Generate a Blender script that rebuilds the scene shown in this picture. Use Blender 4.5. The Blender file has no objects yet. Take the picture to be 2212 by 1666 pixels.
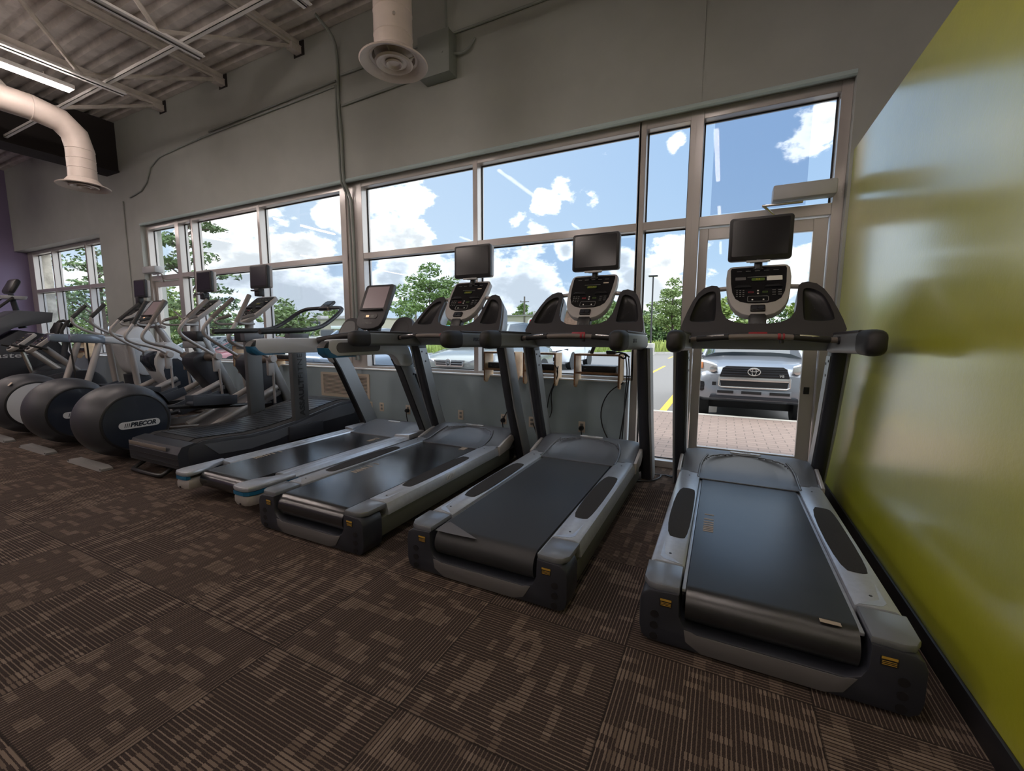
import bpy, bmesh, math, random
from mathutils import Vector, Matrix
random.seed(7)
PI = math.pi
scene = bpy.context.scene
COL = scene.collection

# ------------------------------------------------------------------ camera
cam_data = bpy.data.cameras.new('camera')
cam_data.sensor_width = 36.0
cam_data.sensor_fit = 'HORIZONTAL'
cam_data.lens = 923.407 / 2212.0 * 36.0
cam_data.clip_end = 600
camera = bpy.data.objects.new('camera', cam_data)
COL.objects.link(camera)
camera.matrix_world = Matrix(((0.8974331, -0.05451918, 0.43776876, 0.0),
                              (0.44114065, 0.10425206, -0.89136212, 0.0),
                              (0.00295804, 0.99305547, 0.11760987, 1.3),
                              (0, 0, 0, 1)))
scene.camera = camera

# ------------------------------------------------------------------ exposure
vs = scene.view_settings
vs.view_transform = 'Standard'
vs.look = 'None'
vs.exposure = 0.6
vs.gamma = 1.0
vs.use_curve_mapping = False

# ------------------------------------------------------------------ sky
world = bpy.data.worlds.new('sky')
scene.world = world
world.use_nodes = True


class NT:
    """small helper to wire shader nodes"""
    def __init__(s, tree):
        s.t = tree
        tree.nodes.clear()

    def n(s, kind, **kw):
        nd = s.t.nodes.new(kind)
        for k, v in kw.items():
            setattr(nd, k, v)
        return nd

    def l(s, a, b):
        s.t.links.new(a, b)

    def put(s, inp, v):
        if hasattr(v, 'links') or isinstance(v, bpy.types.NodeSocket):
            s.l(v, inp)
        else:
            inp.default_value = v

    def m(s, op, a, b=0.0, c=0.0, clamp=False):
        nd = s.n('ShaderNodeMath', operation=op, use_clamp=clamp)
        s.put(nd.inputs[0], a)
        s.put(nd.inputs[1], b)
        s.put(nd.inputs[2], c)
        return nd.outputs[0]

    def vm(s, op, a, b=(0, 0, 0), out=0):
        nd = s.n('ShaderNodeVectorMath', operation=op)
        s.put(nd.inputs[0], a)
        s.put(nd.inputs[1], b)
        return nd.outputs[out]

    def mix(s, f, a, b):
        nd = s.n('ShaderNodeMix', data_type='RGBA')
        s.put(nd.inputs[0], f)
        s.put(nd.inputs[6], a)
        s.put(nd.inputs[7], b)
        return nd.outputs[2]

    def rng(s, v, a, b, c=0.0, d=1.0, smooth=True):
        nd = s.n('ShaderNodeMapRange')
        if smooth:
            nd.interpolation_type = 'SMOOTHSTEP'
        s.put(nd.inputs[0], v)
        for i, x in enumerate((a, b, c, d)):
            s.put(nd.inputs[i + 1], x)
        return nd.outputs[0]

    def noise(s, vec, scale, detail=2, rough=0.5):
        nd = s.n('ShaderNodeTexNoise')
        s.put(nd.inputs['Vector'], vec)
        nd.inputs['Scale'].default_value = scale
        nd.inputs['Detail'].default_value = detail
        nd.inputs['Roughness'].default_value = rough
        return nd.outputs[0]


def build_sky():
    t = NT(world.node_tree)
    out = t.n('ShaderNodeOutputWorld')
    bg = t.n('ShaderNodeBackground')
    tc = t.n('ShaderNodeTexCoord')
    d = tc.outputs['Generated']
    sep = t.n('ShaderNodeSeparateXYZ')
    t.l(d, sep.inputs[0])
    x, y, z = sep.outputs
    e = t.rng(z, 0.0, 0.55, smooth=False)
    blue = t.mix(t.rng(e, 0.0, 0.75), (0.37, 0.51, 0.66, 1), (0.285, 0.42, 0.62, 1))
    blue = t.mix(t.rng(z, 0.0, 0.16), (0.52, 0.61, 0.69, 1), blue)
    # the haze is brighter towards the west (left), where the sun stands
    west = t.rng(x, -0.95, 0.2, 1.0, 0.0)
    blue = t.mix(t.m('MULTIPLY', west, 0.42), blue, (0.63, 0.69, 0.74, 1))
    blobs = ((-0.641, 0.733, 0.227, 0.083), (-0.656, 0.709, 0.261, 0.055), (-0.608, 0.768, 0.202, 0.046),
             (-0.721, 0.647, 0.248, 0.051), (-0.415, 0.875, 0.249, 0.035), (-0.372, 0.889, 0.267, 0.033),
             (-0.389, 0.891, 0.235, 0.038), (-0.107, 0.924, 0.367, 0.022), (-0.452, 0.881, 0.139, 0.055),
             (-0.416, 0.903, 0.109, 0.083), (-0.534, 0.836, 0.128, 0.055), (-0.579, 0.808, 0.107, 0.055),
             (-0.656, 0.745, 0.124, 0.046), (-0.117, 0.982, 0.151, 0.046), (-0.153, 0.983, 0.105, 0.06),
             (0.127, 0.926, 0.357, 0.045), (-0.842, 0.513, 0.166, 0.10), (-0.790, 0.590, 0.167, 0.083),
             (-0.802, 0.593, 0.077, 0.12), (0.101, 0.985, 0.137, 0.046), (-0.856, 0.481, 0.22, 0.07),
             (-0.206, 0.965, 0.165, 0.030), (-0.326, 0.927, 0.187, 0.022))
    cov = None
    for bx, by, bz, r in blobs:
        dist = t.vm('DISTANCE', d, (bx, by, bz), out=1)
        b = t.rng(dist, 0.0, r * 1.55, 1.0, 0.0, smooth=False)
        cov = b if cov is None else t.m('MAXIMUM', cov, b)
    mp = t.n('ShaderNodeMapping')
    t.l(d, mp.inputs[0])
    mp.inputs['Scale'].default_value = (1, 1, 1.7)
    n1 = t.noise(mp.outputs[0], 11.0, 9, 0.6)
    n2 = t.noise(mp.outputs[0], 4.0, 4, 0.5)
    low = t.rng(z, 0.03, 0.20, 0.34, 0.0)
    dens = t.m('ADD', t.m('ADD', t.m('MULTIPLY', cov, 0.80), low),
               t.m('ADD', t.m('MULTIPLY', t.m('SUBTRACT', n1, 0.5), 1.7), t.m('MULTIPLY', t.m('SUBTRACT', n2, 0.5), 1.0)))
    cloud = t.rng(dens, 0.28, 0.46)
    shade_n = t.noise(mp.outputs[0], 8.0, 5, 0.55)
    body = t.rng(t.m('ADD', dens, t.m('MULTIPLY', shade_n, 0.7)), 0.75, 1.25)
    ccol = t.mix(body, (1.10, 1.10, 1.10, 1), (0.58, 0.61, 0.64, 1))
    col = t.mix(cloud, blue, ccol)
    # unseen bright cloud, added east and overhead to light the window frames
    east = t.m('MULTIPLY', t.rng(x, 0.28, 0.6), t.rng(z, 0.0, 0.15))
    col = t.mix(t.m('MAXIMUM', east, t.rng(z, 0.60, 0.85)), col, (2.5, 2.55, 2.6, 1))
    ground = t.rng(z, -0.03, 0.0)
    col = t.mix(ground, (0.22, 0.22, 0.2, 1), col)
    t.l(col, bg.inputs[0])
    bg.inputs[1].default_value = 1.0
    t.l(bg.outputs[0], out.inputs[0])


build_sky()

# ------------------------------------------------------------------ sun (west, a little behind the building)
sun_data = bpy.data.lights.new('sun', 'SUN')
sun_data.energy = 2.2
sun_data.angle = math.radians(2)
sun_data.color = (1.0, 0.93, 0.82)
sun = bpy.data.objects.new('sun', sun_data)
COL.objects.link(sun)
sun.rotation_euler = Vector((0.80, 0.12, -0.62)).to_track_quat('-Z', 'Y').to_euler()
sun.location = (-20, -5, 30)
LED_STRENGTH = 36.0

# ------------------------------------------------------------------ materials
MATS = {}


def mat(name, color, rough=0.5, metal=0.0, spec=0.5, bump=None, vary=0.0, vscale=8.0, emit=None, coat=0.0, coat_rough=0.05, coat_ior=1.5):
    """principled material; bump = (scale, strength); vary = colour variation by noise"""
    if name in MATS:
        return MATS[name]
    mt = bpy.data.materials.new(name)
    mt.use_nodes = True
    t = NT(mt.node_tree)
    out = t.n('ShaderNodeOutputMaterial')
    p = t.n('ShaderNodeBsdfPrincipled')
    t.l(p.outputs[0], out.inputs[0])
    c = (color[0], color[1], color[2], 1)
    p.inputs['Base Color'].default_value = c
    p.inputs['Roughness'].default_value = rough
    p.inputs['Metallic'].default_value = metal
    p.inputs['Specular IOR Level'].default_value = spec
    if coat:
        p.inputs['Coat Weight'].default_value = coat
        p.inputs['Coat Roughness'].default_value = coat_rough
        p.inputs['Coat IOR'].default_value = coat_ior
    tc = None
    if vary or bump:
        tc = t.n('ShaderNodeTexCoord').outputs['Object']
    if vary:
        nz = t.noise(tc, vscale, 4, 0.6)
        lo = tuple(v * (1 - vary) for v in color) + (1,)
        hi = tuple(min(1, v * (1 + vary)) for v in color) + (1,)
        t.l(t.mix(t.rng(nz, 0.3, 0.7), lo, hi), p.inputs['Base Color'])
    if bump:
        nz = t.noise(tc, bump[0], 3, 0.6)
        b = t.n('ShaderNodeBump')
        b.inputs['Strength'].default_value = bump[1]
        b.inputs['Distance'].default_value = 0.01
        t.l(nz, b.inputs['Height'])
        t.l(b.outputs[0], p.inputs['Normal'])
    if emit:
        p.inputs['Emission Color'].default_value = (emit[0], emit[1], emit[2], 1)
        p.inputs['Emission Strength'].default_value = emit[3]
    MATS[name] = mt
    return mt


M = {
    'soffit_daylit': mat('header paint daylit', (0.50, 0.62, 0.62), 0.45),  # wall colour lightened to stand for daylight under the header
    'wall_grey': mat('wall paint grey', (0.40, 0.42, 0.395), 0.55, bump=(60, 0.06), vary=0.05, vscale=1.3),
    'wall_blue_cast': mat('wall paint with blue cast', (0.33, 0.41, 0.455), 0.45, bump=(60, 0.05)),  # bluish cast of the window light is put into this paint
    'wall_purple': mat('wall paint purple', (0.20, 0.16, 0.27), 0.6, bump=(60, 0.05)),
    'wall_lime': mat('wall paint lime', (0.47, 0.49, 0.03), 0.30, spec=0.9, bump=(45, 0.10), vary=0.03, coat=1.0, coat_rough=0.20, coat_ior=2.5),
    'beige': mat('back wall paint', (0.42, 0.40, 0.37), 0.6),
    'black_base': mat('black vinyl base', (0.012, 0.012, 0.014), 0.5),
    'frame': mat('window aluminium', (0.44, 0.405, 0.38), 0.40, metal=0.1, coat=1.0, coat_rough=0.18, coat_ior=1.7),
    'gasket': mat('window gasket', (0.02, 0.02, 0.022), 0.6),
    'deck': mat('roof deck steel', (0.62, 0.58, 0.55), 0.6, vary=0.15, vscale=5),
    'joist': mat('joist paint', (0.58, 0.54, 0.50), 0.6, vary=0.12, vscale=6),
    'bright_white': mat('white enamel', (0.82, 0.81, 0.80), 0.4),
    'beam': mat('dark beam', (0.022, 0.018, 0.018), 0.8),
    'duct': mat('duct paint', (0.62, 0.54, 0.49), 0.42, vary=0.04),
    'led': mat('led diffuser', (0.9, 0.9, 0.9), 0.5, emit=(1.0, 0.86, 0.79, LED_STRENGTH)),
    'silver': mat('silver paint', (0.48, 0.51, 0.56), 0.33, metal=0.6, vary=0.05, vscale=30),
    'cap_silver': mat('end cap paint', (0.15, 0.16, 0.18), 0.34, metal=0.2, coat=0.5, coat_rough=0.2),
    'post_grey': mat('post paint', (0.055, 0.058, 0.062), 0.45),
    'arm_grey': mat('arm plastic', (0.13, 0.14, 0.145), 0.4),
    'silver_dull': mat('dull silver post', (0.33, 0.35, 0.37), 0.42, metal=0.45),
    'light_grey': mat('light grey plastic', (0.47, 0.48, 0.50), 0.42),
    'bezel': mat('console bezel', (0.36, 0.345, 0.335), 0.45),
    'graphite': mat('graphite plastic', (0.020, 0.022, 0.030), 0.42, bump=(300, 0.05)),
    'hood': mat('hood plastic', (0.085, 0.092, 0.108), 0.40, bump=(400, 0.04)),
    'scoop': mat('hood scoop plastic', (0.062, 0.066, 0.078), 0.38, bump=(400, 0.04)),
    'panel_grey': mat('rear panel plastic', (0.10, 0.095, 0.098), 0.55),
    'shroud': mat('dash plastic', (0.032, 0.030, 0.033), 0.48, bump=(350, 0.06)),
    'black': mat('black plastic', (0.010, 0.010, 0.012), 0.4),
    'rubber': mat('black rubber', (0.014, 0.013, 0.013), 0.55),
    'screen': mat('dark screen', (0.010, 0.010, 0.012), 0.16),
    'belt_shiny': mat('polished running belt', (0.018, 0.019, 0.022), 0.16, spec=1.0, vary=0.25, vscale=3.0, bump=(700, 0.05)),
    'belt_matte': mat('matte running belt', (0.026, 0.027, 0.030), 0.5, spec=0.4, bump=(700, 0.06)),
    'belt': mat('running belt', (0.020, 0.021, 0.024), 0.30, spec=0.7, vary=0.25, vscale=3.0, bump=(700, 0.06)),
    'grip': mat('grip tape', (0.016, 0.015, 0.015), 0.85, bump=(500, 0.4), vary=0.4, vscale=220),
    'chrome': mat('brushed steel', (0.62, 0.60, 0.58), 0.25, metal=0.9),
    'bronze_bar': mat('bar grip foam', (0.16, 0.135, 0.12), 0.5),
    'mark': mat('belt print', (0.33, 0.27, 0.21), 0.6),
    'yellow_label': mat('yellow label', (0.40, 0.24, 0.03), 0.6),
    'red': mat('red plastic', (0.30, 0.02, 0.03), 0.5),
    'olive': mat('side skirt', (0.10, 0.105, 0.085), 0.45, metal=0.3),
    'white_label': mat('white label', (0.70, 0.68, 0.64), 0.5),
    'tan_label': mat('cream label', (0.62, 0.52, 0.42), 0.5),
    'button': mat('grey print', (0.16, 0.16, 0.16), 0.5),
    'green_glow': mat('green display', (0.02, 0.03, 0.01), 0.4, emit=(0.35, 0.55, 0.05, 0.04)),
    'orange_glow': mat('orange display', (0.1, 0.05, 0.03), 0.4, emit=(1.0, 0.55, 0.3, 0.8)),
    'pink_screen': mat('lit touch screen', (0.08, 0.06, 0.06), 0.3, emit=(0.30, 0.21, 0.21, 0.22)),
    'blue_accent': mat('blue accent', (0.01, 0.10, 0.20), 0.4),
    'foot_grey': mat('grey foot plastic', (0.20, 0.195, 0.19), 0.5),
    'navy': mat('navy plastic', (0.018, 0.023, 0.034), 0.22, coat=0.4),
    'pedal_blue': mat('blue grey pedal plastic', (0.035, 0.042, 0.058), 0.5),
    'drum': mat('drum plastic', (0.034, 0.036, 0.044), 0.42),
    'tube_grey': mat('grey tube paint', (0.36, 0.34, 0.33), 0.4, metal=0.25),
    'column_grey': mat('grey column paint', (0.27, 0.275, 0.28), 0.42, metal=0.3),
    'ply': mat('birch plywood', (0.70, 0.50, 0.31), 0.5, vary=0.12, vscale=12),
    'ply_edge': mat('plywood edge', (0.24, 0.115, 0.05), 0.6, vary=0.2, vscale=40),
    'teal_paint': mat('painted conduit', (0.29, 0.32, 0.30), 0.5),
    'almond': mat('almond plate', (0.62, 0.54, 0.45), 0.45),
    'concrete': mat('concrete', (0.42, 0.40, 0.37), 0.85, vary=0.1, vscale=4),
    'yellow_paint': mat('yellow road paint', (0.80, 0.46, 0.06), 0.7),
    'white_paint': mat('white road paint', (0.75, 0.74, 0.72), 0.7),
    'tyre': mat('tyre', (0.012, 0.012, 0.013), 0.7),
    'rim': mat('alloy rim', (0.45, 0.46, 0.48), 0.3, metal=0.7),
    'car_silver': mat('silver car paint', (0.25, 0.265, 0.30), 0.28, metal=0.5, coat=0.8),
    'car_grey': mat('grey green car paint', (0.30, 0.31, 0.29), 0.25, metal=0.4, coat=0.8),
    'car_white': mat('white car paint', (0.80, 0.81, 0.84), 0.3, coat=0.8),
    'car_blue': mat('blue grey car paint', (0.20, 0.25, 0.32), 0.25, metal=0.4, coat=0.8),
    'car_red': mat('red car paint', (0.22, 0.03, 0.04), 0.28, coat=0.8),
    'car_gold': mat('pale gold car paint', (0.55, 0.50, 0.40), 0.28, metal=0.3, coat=0.8),
    'car_glass': mat('car glass', (0.03, 0.04, 0.05), 0.05, spec=0.9),
    'lamp_glass': mat('headlight glass', (0.42, 0.43, 0.45), 0.1, spec=0.8),
    'amber': mat('amber lens', (0.65, 0.25, 0.10), 0.2),
    'bark': mat('bark', (0.10, 0.075, 0.06), 0.9, vary=0.3, vscale=15),
    'leaf': mat('locust leaves', (0.15, 0.22, 0.065), 0.6, vary=0.45, vscale=2.5),
    'leaf_dark': mat('dark leaves', (0.10, 0.165, 0.06), 0.6, vary=0.5, vscale=1.5),
    'leaf_light': mat('light leaves', (0.20, 0.27, 0.07), 0.6, vary=0.4, vscale=1.5),
    'weed': mat('tall weeds', (0.34, 0.40, 0.11), 0.7, vary=0.4, vscale=1.0),
    'meadow': mat('meadow', (0.20, 0.26, 0.08), 0.9, vary=0.4, vscale=0.5),
    'pole_wood': mat('pole timber', (0.12, 0.10, 0.085), 0.8),
    'pole_metal': mat('dark pole metal', (0.03, 0.03, 0.032), 0.5),
    'stucco': mat('store stucco', (0.40, 0.35, 0.29), 0.9),
    'stucco_dark': mat('store dark bay', (0.23, 0.21, 0.20), 0.9),
    'brick_red': mat('brown brick', (0.22, 0.12, 0.09), 0.9, vary=0.2, vscale=3),
    'stone': mat('stone pier', (0.46, 0.43, 0.37), 0.9, vary=0.35, vscale=4, bump=(6, 0.8)),
    'sign_white': mat('sign white', (0.72, 0.74, 0.76), 0.5),
    'sign_dark': mat('sign dark', (0.05, 0.05, 0.07), 0.5),
    'sign_red': mat('sign red', (0.60, 0.03, 0.05), 0.5),
    'sign_blue': mat('sign blue', (0.05, 0.20, 0.45), 0.5),
    'sign_teal': mat('sign teal', (0.08, 0.40, 0.50), 0.5),
    'oak': mat('orange wood box', (0.45, 0.22, 0.08), 0.5),
}


def carpet_material():
    """carpet tiles laid a quarter turn to each other: pin stripes that swell into blocks"""
    mt = bpy.data.materials.new('carpet tiles')
    mt.use_nodes = True
    t = NT(mt.node_tree)
    out = t.n('ShaderNodeOutputMaterial')
    p = t.n('ShaderNodeBsdfPrincipled')
    t.l(p.outputs[0], out.inputs[0])
    p.inputs['Roughness'].default_value = 0.95
    p.inputs['Specular IOR Level'].default_value = 0.15
    tc = t.n('ShaderNodeTexCoord').outputs['Object']
    sep = t.n('ShaderNodeSeparateXYZ')
    t.l(tc, sep.inputs[0])
    S = 0.656
    x = t.m('DIVIDE', t.m('ADD', sep.outputs[0], 0.955), S)
    y = t.m('DIVIDE', t.m('SUBTRACT', sep.outputs[1], 1.045), S)
    ix, iy = t.m('FLOOR', x), t.m('FLOOR', y)
    fx, fy = t.m('SUBTRACT', x, ix), t.m('SUBTRACT', y, iy)
    par = t.m('FLOORED_MODULO', t.m('ADD', ix, iy), 2.0)
    # u runs along the stripes, v across them
    inv = t.m('SUBTRACT', 1.0, par)
    u = t.m('ADD', t.m('MULTIPLY', par, fy), t.m('MULTIPLY', inv, fx))
    v = t.m('ADD', t.m('MULTIPLY', par, fx), t.m('MULTIPLY', inv, fy))
    tid = t.m('ADD', t.m('MULTIPLY', ix, 17.3), t.m('MULTIPLY', iy, 5.7))

    def white(a, b, c):
        cb = t.n('ShaderNodeCombineXYZ')
        t.put(cb.inputs[0], a)
        t.put(cb.inputs[1], b)
        t.put(cb.inputs[2], c)
        w = t.n('ShaderNodeTexWhiteNoise', noise_dimensions='3D')
        t.l(cb.outputs[0], w.inputs['Vector'])
        return w.outputs['Value']

    ns = 46.0
    s = t.m('MULTIPLY', v, ns)
    si = t.m('FLOOR', s)
    sf = t.m('SUBTRACT', s, si)
    block = None
    for k, (cols, segs, thr) in enumerate(((15.0, 4.0, 0.80), (24.0, 9.0, 0.89))):
        uc = t.m('MULTIPLY', u, cols)
        ui = t.m('FLOOR', uc)
        off = white(ui, tid, 3.1 + k)
        vi = t.m('FLOOR', t.m('ADD', t.m('MULTIPLY', v, segs), t.m('MULTIPLY', off, 3.0)))
        b = t.m('GREATER_THAN', white(ui, vi, t.m('ADD', tid, 0.37 + k)), thr)
        block = b if block is None else t.m('MAXIMUM', block, b)
    # line width: thin pin stripe, wide inside a block, none on a few threads
    lw = t.m('ADD', 0.25, t.m('MULTIPLY', block, 0.42))
    wob = t.m('MULTIPLY', t.m('SUBTRACT', t.noise(tc, 140.0, 1), 0.5), 0.22)
    line = t.m('LESS_THAN', t.m('ABSOLUTE', t.m('SUBTRACT', t.m('ADD', sf, wob), 0.5)), t.m('MULTIPLY', lw, 0.5))
    tone = white(si, tid, 9.0)
    big = t.noise(tc, 1.1, 2)
    light = t.mix(tone, (0.108, 0.080, 0.062, 1), (0.185, 0.140, 0.110, 1))
    dark = t.mix(big, (0.027, 0.019, 0.0165, 1), (0.038, 0.027, 0.024, 1))
    fine = t.m('GREATER_THAN', t.noise(tc, 420.0, 1), 0.63)
    dark = t.mix(t.m('MULTIPLY', fine, 0.55), dark, (0.11, 0.085, 0.07, 1))
    base = t.mix(line, dark, light)
    seam = t.m('LESS_THAN', t.m('MINIMUM', t.m('MINIMUM', fx, t.m('SUBTRACT', 1.0, fx)),
                                t.m('MINIMUM', fy, t.m('SUBTRACT', 1.0, fy))), 0.006)
    base = t.mix(t.m('MULTIPLY', seam, 0.6), base, (0.012, 0.009, 0.009, 1))
    t.l(base, p.inputs['Base Color'])
    b = t.n('ShaderNodeBump')
    b.inputs['Strength'].default_value = 0.5
    b.inputs['Distance'].default_value = 0.004
    t.l(t.noise(tc, 350.0, 2), b.inputs['Height'])
    t.l(b.outputs[0], p.inputs['Normal'])
    return mt


def paver_material():
    mt = bpy.data.materials.new('brick pavers')
    mt.use_nodes = True
    t = NT(mt.node_tree)
    out = t.n('ShaderNodeOutputMaterial')
    p = t.n('ShaderNodeBsdfPrincipled')
    t.l(p.outputs[0], out.inputs[0])
    p.inputs['Roughness'].default_value = 0.85
    tc = t.n('ShaderNodeTexCoord').outputs['Object']
    br = t.n('ShaderNodeTexBrick')
    t.l(tc, br.inputs['Vector'])
    br.inputs['Color1'].default_value = (0.25, 0.185, 0.16, 1)
    br.inputs['Color2'].default_value = (0.21, 0.155, 0.135, 1)
    br.inputs['Mortar'].default_value = (0.10, 0.075, 0.068, 1)
    br.inputs['Scale'].default_value = 1.0
    br.inputs['Mortar Size'].default_value = 0.006
    br.inputs['Brick Width'].default_value = 0.22
    br.inputs['Row Height'].default_value = 0.115
    nz = t.noise(tc, 30, 3)
    t.l(t.mix(t.m('MULTIPLY', nz, 0.35), br.outputs['Color'], (0.29, 0.225, 0.195, 1)), p.inputs['Base Color'])
    return mt


def asphalt_material():
    mt = bpy.data.materials.new('asphalt')
    mt.use_nodes = True
    t = NT(mt.node_tree)
    out = t.n('ShaderNodeOutputMaterial')
    p = t.n('ShaderNodeBsdfPrincipled')
    t.l(p.outputs[0], out.inputs[0])
    p.inputs['Roughness'].default_value = 0.9
    tc = t.n('ShaderNodeTexCoord').outputs['Object']
    a = t.noise(tc, 0.6, 3)
    b = t.noise(tc, 90, 2)
    col = t.mix(t.rng(b, 0.3, 0.7), (0.13, 0.125, 0.123, 1), (0.235, 0.225, 0.22, 1))
    t.l(t.mix(t.m('MULTIPLY', a, 0.4), col, (0.15, 0.142, 0.138, 1)), p.inputs['Base Color'])
    return mt


def glass_material(name, tint, reflect):
    """thin clear pane: lets light through, mirrors a little more towards grazing angles"""
    mt = bpy.data.materials.new(name)
    mt.use_nodes = True
    t = NT(mt.node_tree)
    out = t.n('ShaderNodeOutputMaterial')
    tr = t.n('ShaderNodeBsdfTransparent')
    tr.inputs[0].default_value = (*tint, 1)
    gl = t.n('ShaderNodeBsdfGlossy')
    gl.inputs['Roughness'].default_value = 0.0
    gl.inputs[0].default_value = (1, 1, 1, 1)
    lw = t.n('ShaderNodeLayerWeight')
    lw.inputs[0].default_value = 0.25
    mx = t.n('ShaderNodeMixShader')
    f = t.m('ADD', reflect, t.m('MULTIPLY', lw.outputs["Fresnel"], 0.07), clamp=True)
    t.l(f, mx.inputs[0])
    t.l(tr.outputs[0], mx.inputs[1])
    t.l(gl.outputs[0], mx.inputs[2])
    t.l(mx.outputs[0], out.inputs[0])
    return mt


M['carpet'] = carpet_material()
M['paver'] = paver_material()
M['asphalt'] = asphalt_material()
M['glass'] = glass_material('window glass', (0.95, 0.97, 0.98), 0.002)
M['film_dark'] = glass_material('window film dark', (0.80, 0.83, 0.88), 0.0)
M['film'] = glass_material('window film', (0.88, 0.91, 0.95), 0.0)


# ------------------------------------------------------------------ mesh helpers
class B:
    """collects shapes that end up in ONE mesh"""
    def __init__(s):
        s.bm = bmesh.new()

    def _merge(s, tmp, mtx=None):
        if mtx is not None:
            bmesh.ops.transform(tmp, matrix=mtx, verts=tmp.verts)
        me = bpy.data.meshes.new('tmp')
        tmp.to_mesh(me)
        tmp.free()
        s.bm.from_mesh(me)
        bpy.data.meshes.remove(me)
        return s

    def box(s, c, size, bevel=0.0, rot=None, seg=2):
        t = bmesh.new()
        bmesh.ops.create_cube(t, size=1.0)
        bmesh.ops.scale(t, vec=Vector(size), verts=t.verts)
        if bevel > 0:
            bmesh.ops.bevel(t, geom=t.edges[:], offset=min(bevel, min(size) * 0.49), segments=seg, affect='EDGES', profile=0.5)
        m = Matrix.Translation(Vector(c))
        if rot is not None:
            m = m @ rot.to_4x4()
        return s._merge(t, m)

    def bb(s, x0, x1, y0, y1, z0, z1, bevel=0.0, seg=2):
        return s.box(((x0 + x1) / 2, (y0 + y1) / 2, (z0 + z1) / 2), (abs(x1 - x0), abs(y1 - y0), abs(z1 - z0)), bevel, None, seg)

    def prism(s, poly, o, ux, uy, depth, holes=(), bevel=0.0):
        """polygon in the (ux, uy) plane at o, extruded by depth along ux x uy"""
        o, ux, uy = Vector(o), Vector(ux).normalized(), Vector(uy).normalized()
        nrm = ux.cross(uy)
        t = bmesh.new()
        es = []
        for loop in (poly,) + tuple(holes):
            vs_ = [t.verts.new(o + ux * a + uy * b) for a, b in loop]
            for i in range(len(vs_)):
                es.append(t.edges.new((vs_[i], vs_[(i + 1) % len(vs_)])))
        if holes:
            bmesh.ops.triangle_fill(t, use_beauty=True, use_dissolve=False, edges=es, normal=nrm)
        else:
            t.faces.new(list(t.verts))
        bmesh.ops.recalc_face_normals(t, faces=t.faces[:])
        fs = t.faces[:]
        if fs and fs[0].normal.dot(nrm) > 0:
            bmesh.ops.reverse_faces(t, faces=fs)
        ret = bmesh.ops.extrude_face_region(t, geom=fs, use_keep_orig=True)
        nv = [g for g in ret['geom'] if isinstance(g, bmesh.types.BMVert)]
        bmesh.ops.translate(t, vec=nrm * depth, verts=nv)
        bmesh.ops.recalc_face_normals(t, faces=t.faces[:])
        if bevel > 0:
            t.normal_update()
            ed = [e for e in t.edges if len(e.link_faces) == 2 and e.link_faces[0].normal.angle(e.link_faces[1].normal, 0) > 0.6
                  and not (abs((e.verts[0].co - e.verts[1].co).normalized().dot(nrm)) > 0.9)]
            bmesh.ops.bevel(t, geom=ed, offset=bevel, segments=2, affect='EDGES', profile=0.5)
        return s._merge(t)

    def loft(s, rings, closed=True, caps=True):
        """rings: lists of points with equal count"""
        t = bmesh.new()
        R_ = [[t.verts.new(Vector(p)) for p in r] for r in rings]
        n = len(R_[0])
        for a, b in zip(R_[:-1], R_[1:]):
            for i in range(n if closed else n - 1):
                j = (i + 1) % n
                try:
                    t.faces.new((a[i], a[j], b[j], b[i]))
                except ValueError:
                    pass
        if caps and closed:
            t.faces.new(R_[0][::-1])
            t.faces.new(R_[-1])
        bmesh.ops.recalc_face_normals(t, faces=t.faces[:])
        return s._merge(t)

    def tube(s, pts, r, n=10, closed=False, smooth=0):
        pts = [Vector(p) for p in pts]
        rs = list(r) if isinstance(r, (list, tuple)) else [r] * len(pts)
        for _ in range(smooth):       # corner cutting
            q, qr = [], []
            N = len(pts)
            if not closed:
                q.append(pts[0]); qr.append(rs[0])
            for i in range(N if closed else N - 1):
                a, b = pts[i], pts[(i + 1) % N]
                ra, rb = rs[i], rs[(i + 1) % N]
                q += [a.lerp(b, .25), a.lerp(b, .75)]
                qr += [ra * .75 + rb * .25, ra * .25 + rb * .75]
            if not closed:
                q.append(pts[-1]); qr.append(rs[-1])
            pts, rs = q, qr
        N = len(pts)
        tang = []
        for i in range(N):
            if closed:
                d = pts[(i + 1) % N] - pts[i - 1]
            else:
                d = pts[min(i + 1, N - 1)] - pts[max(i - 1, 0)]
            tang.append(d.normalized())
        up = Vector((0, 0, 1)) if abs(tang[0].z) < 0.9 else Vector((0, 1, 0))
        a = tang[0].cross(up).normalized()
        rings = []
        for i in range(N):
            a = (a - tang[i] * a.dot(tang[i])).normalized()
            b = tang[i].cross(a)
            rings.append([pts[i] + (a * math.cos(2 * PI * k / n) + b * math.sin(2 * PI * k / n)) * rs[i] for k in range(n)])
        if closed:
            rings.append(rings[0])
            return s.loft(rings, caps=False)
        return s.loft(rings)

    def lathe(s, prof, o, axis=(0, 0, 1), n=32):
        """prof: (radius, height) along axis"""
        o, ax = Vector(o), Vector(axis).normalized()
        a = ax.orthogonal().normalized()
        b = ax.cross(a)
        rings = [[o + ax * h + (a * math.cos(2 * PI * k / n) + b * math.sin(2 * PI * k / n)) * max(r, 1e-4) for k in range(n)] for r, h in prof]
        return s.loft(rings)

    def disc(s, o, axis, r, th, n=20):
        return s.lathe([(r, 0), (r, th)], o, axis, n)

    def quad(s, a, b, c, d):
        s.bm.faces.new([s.bm.verts.new(Vector(p)) for p in (a, b, c, d)])
        return s


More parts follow.
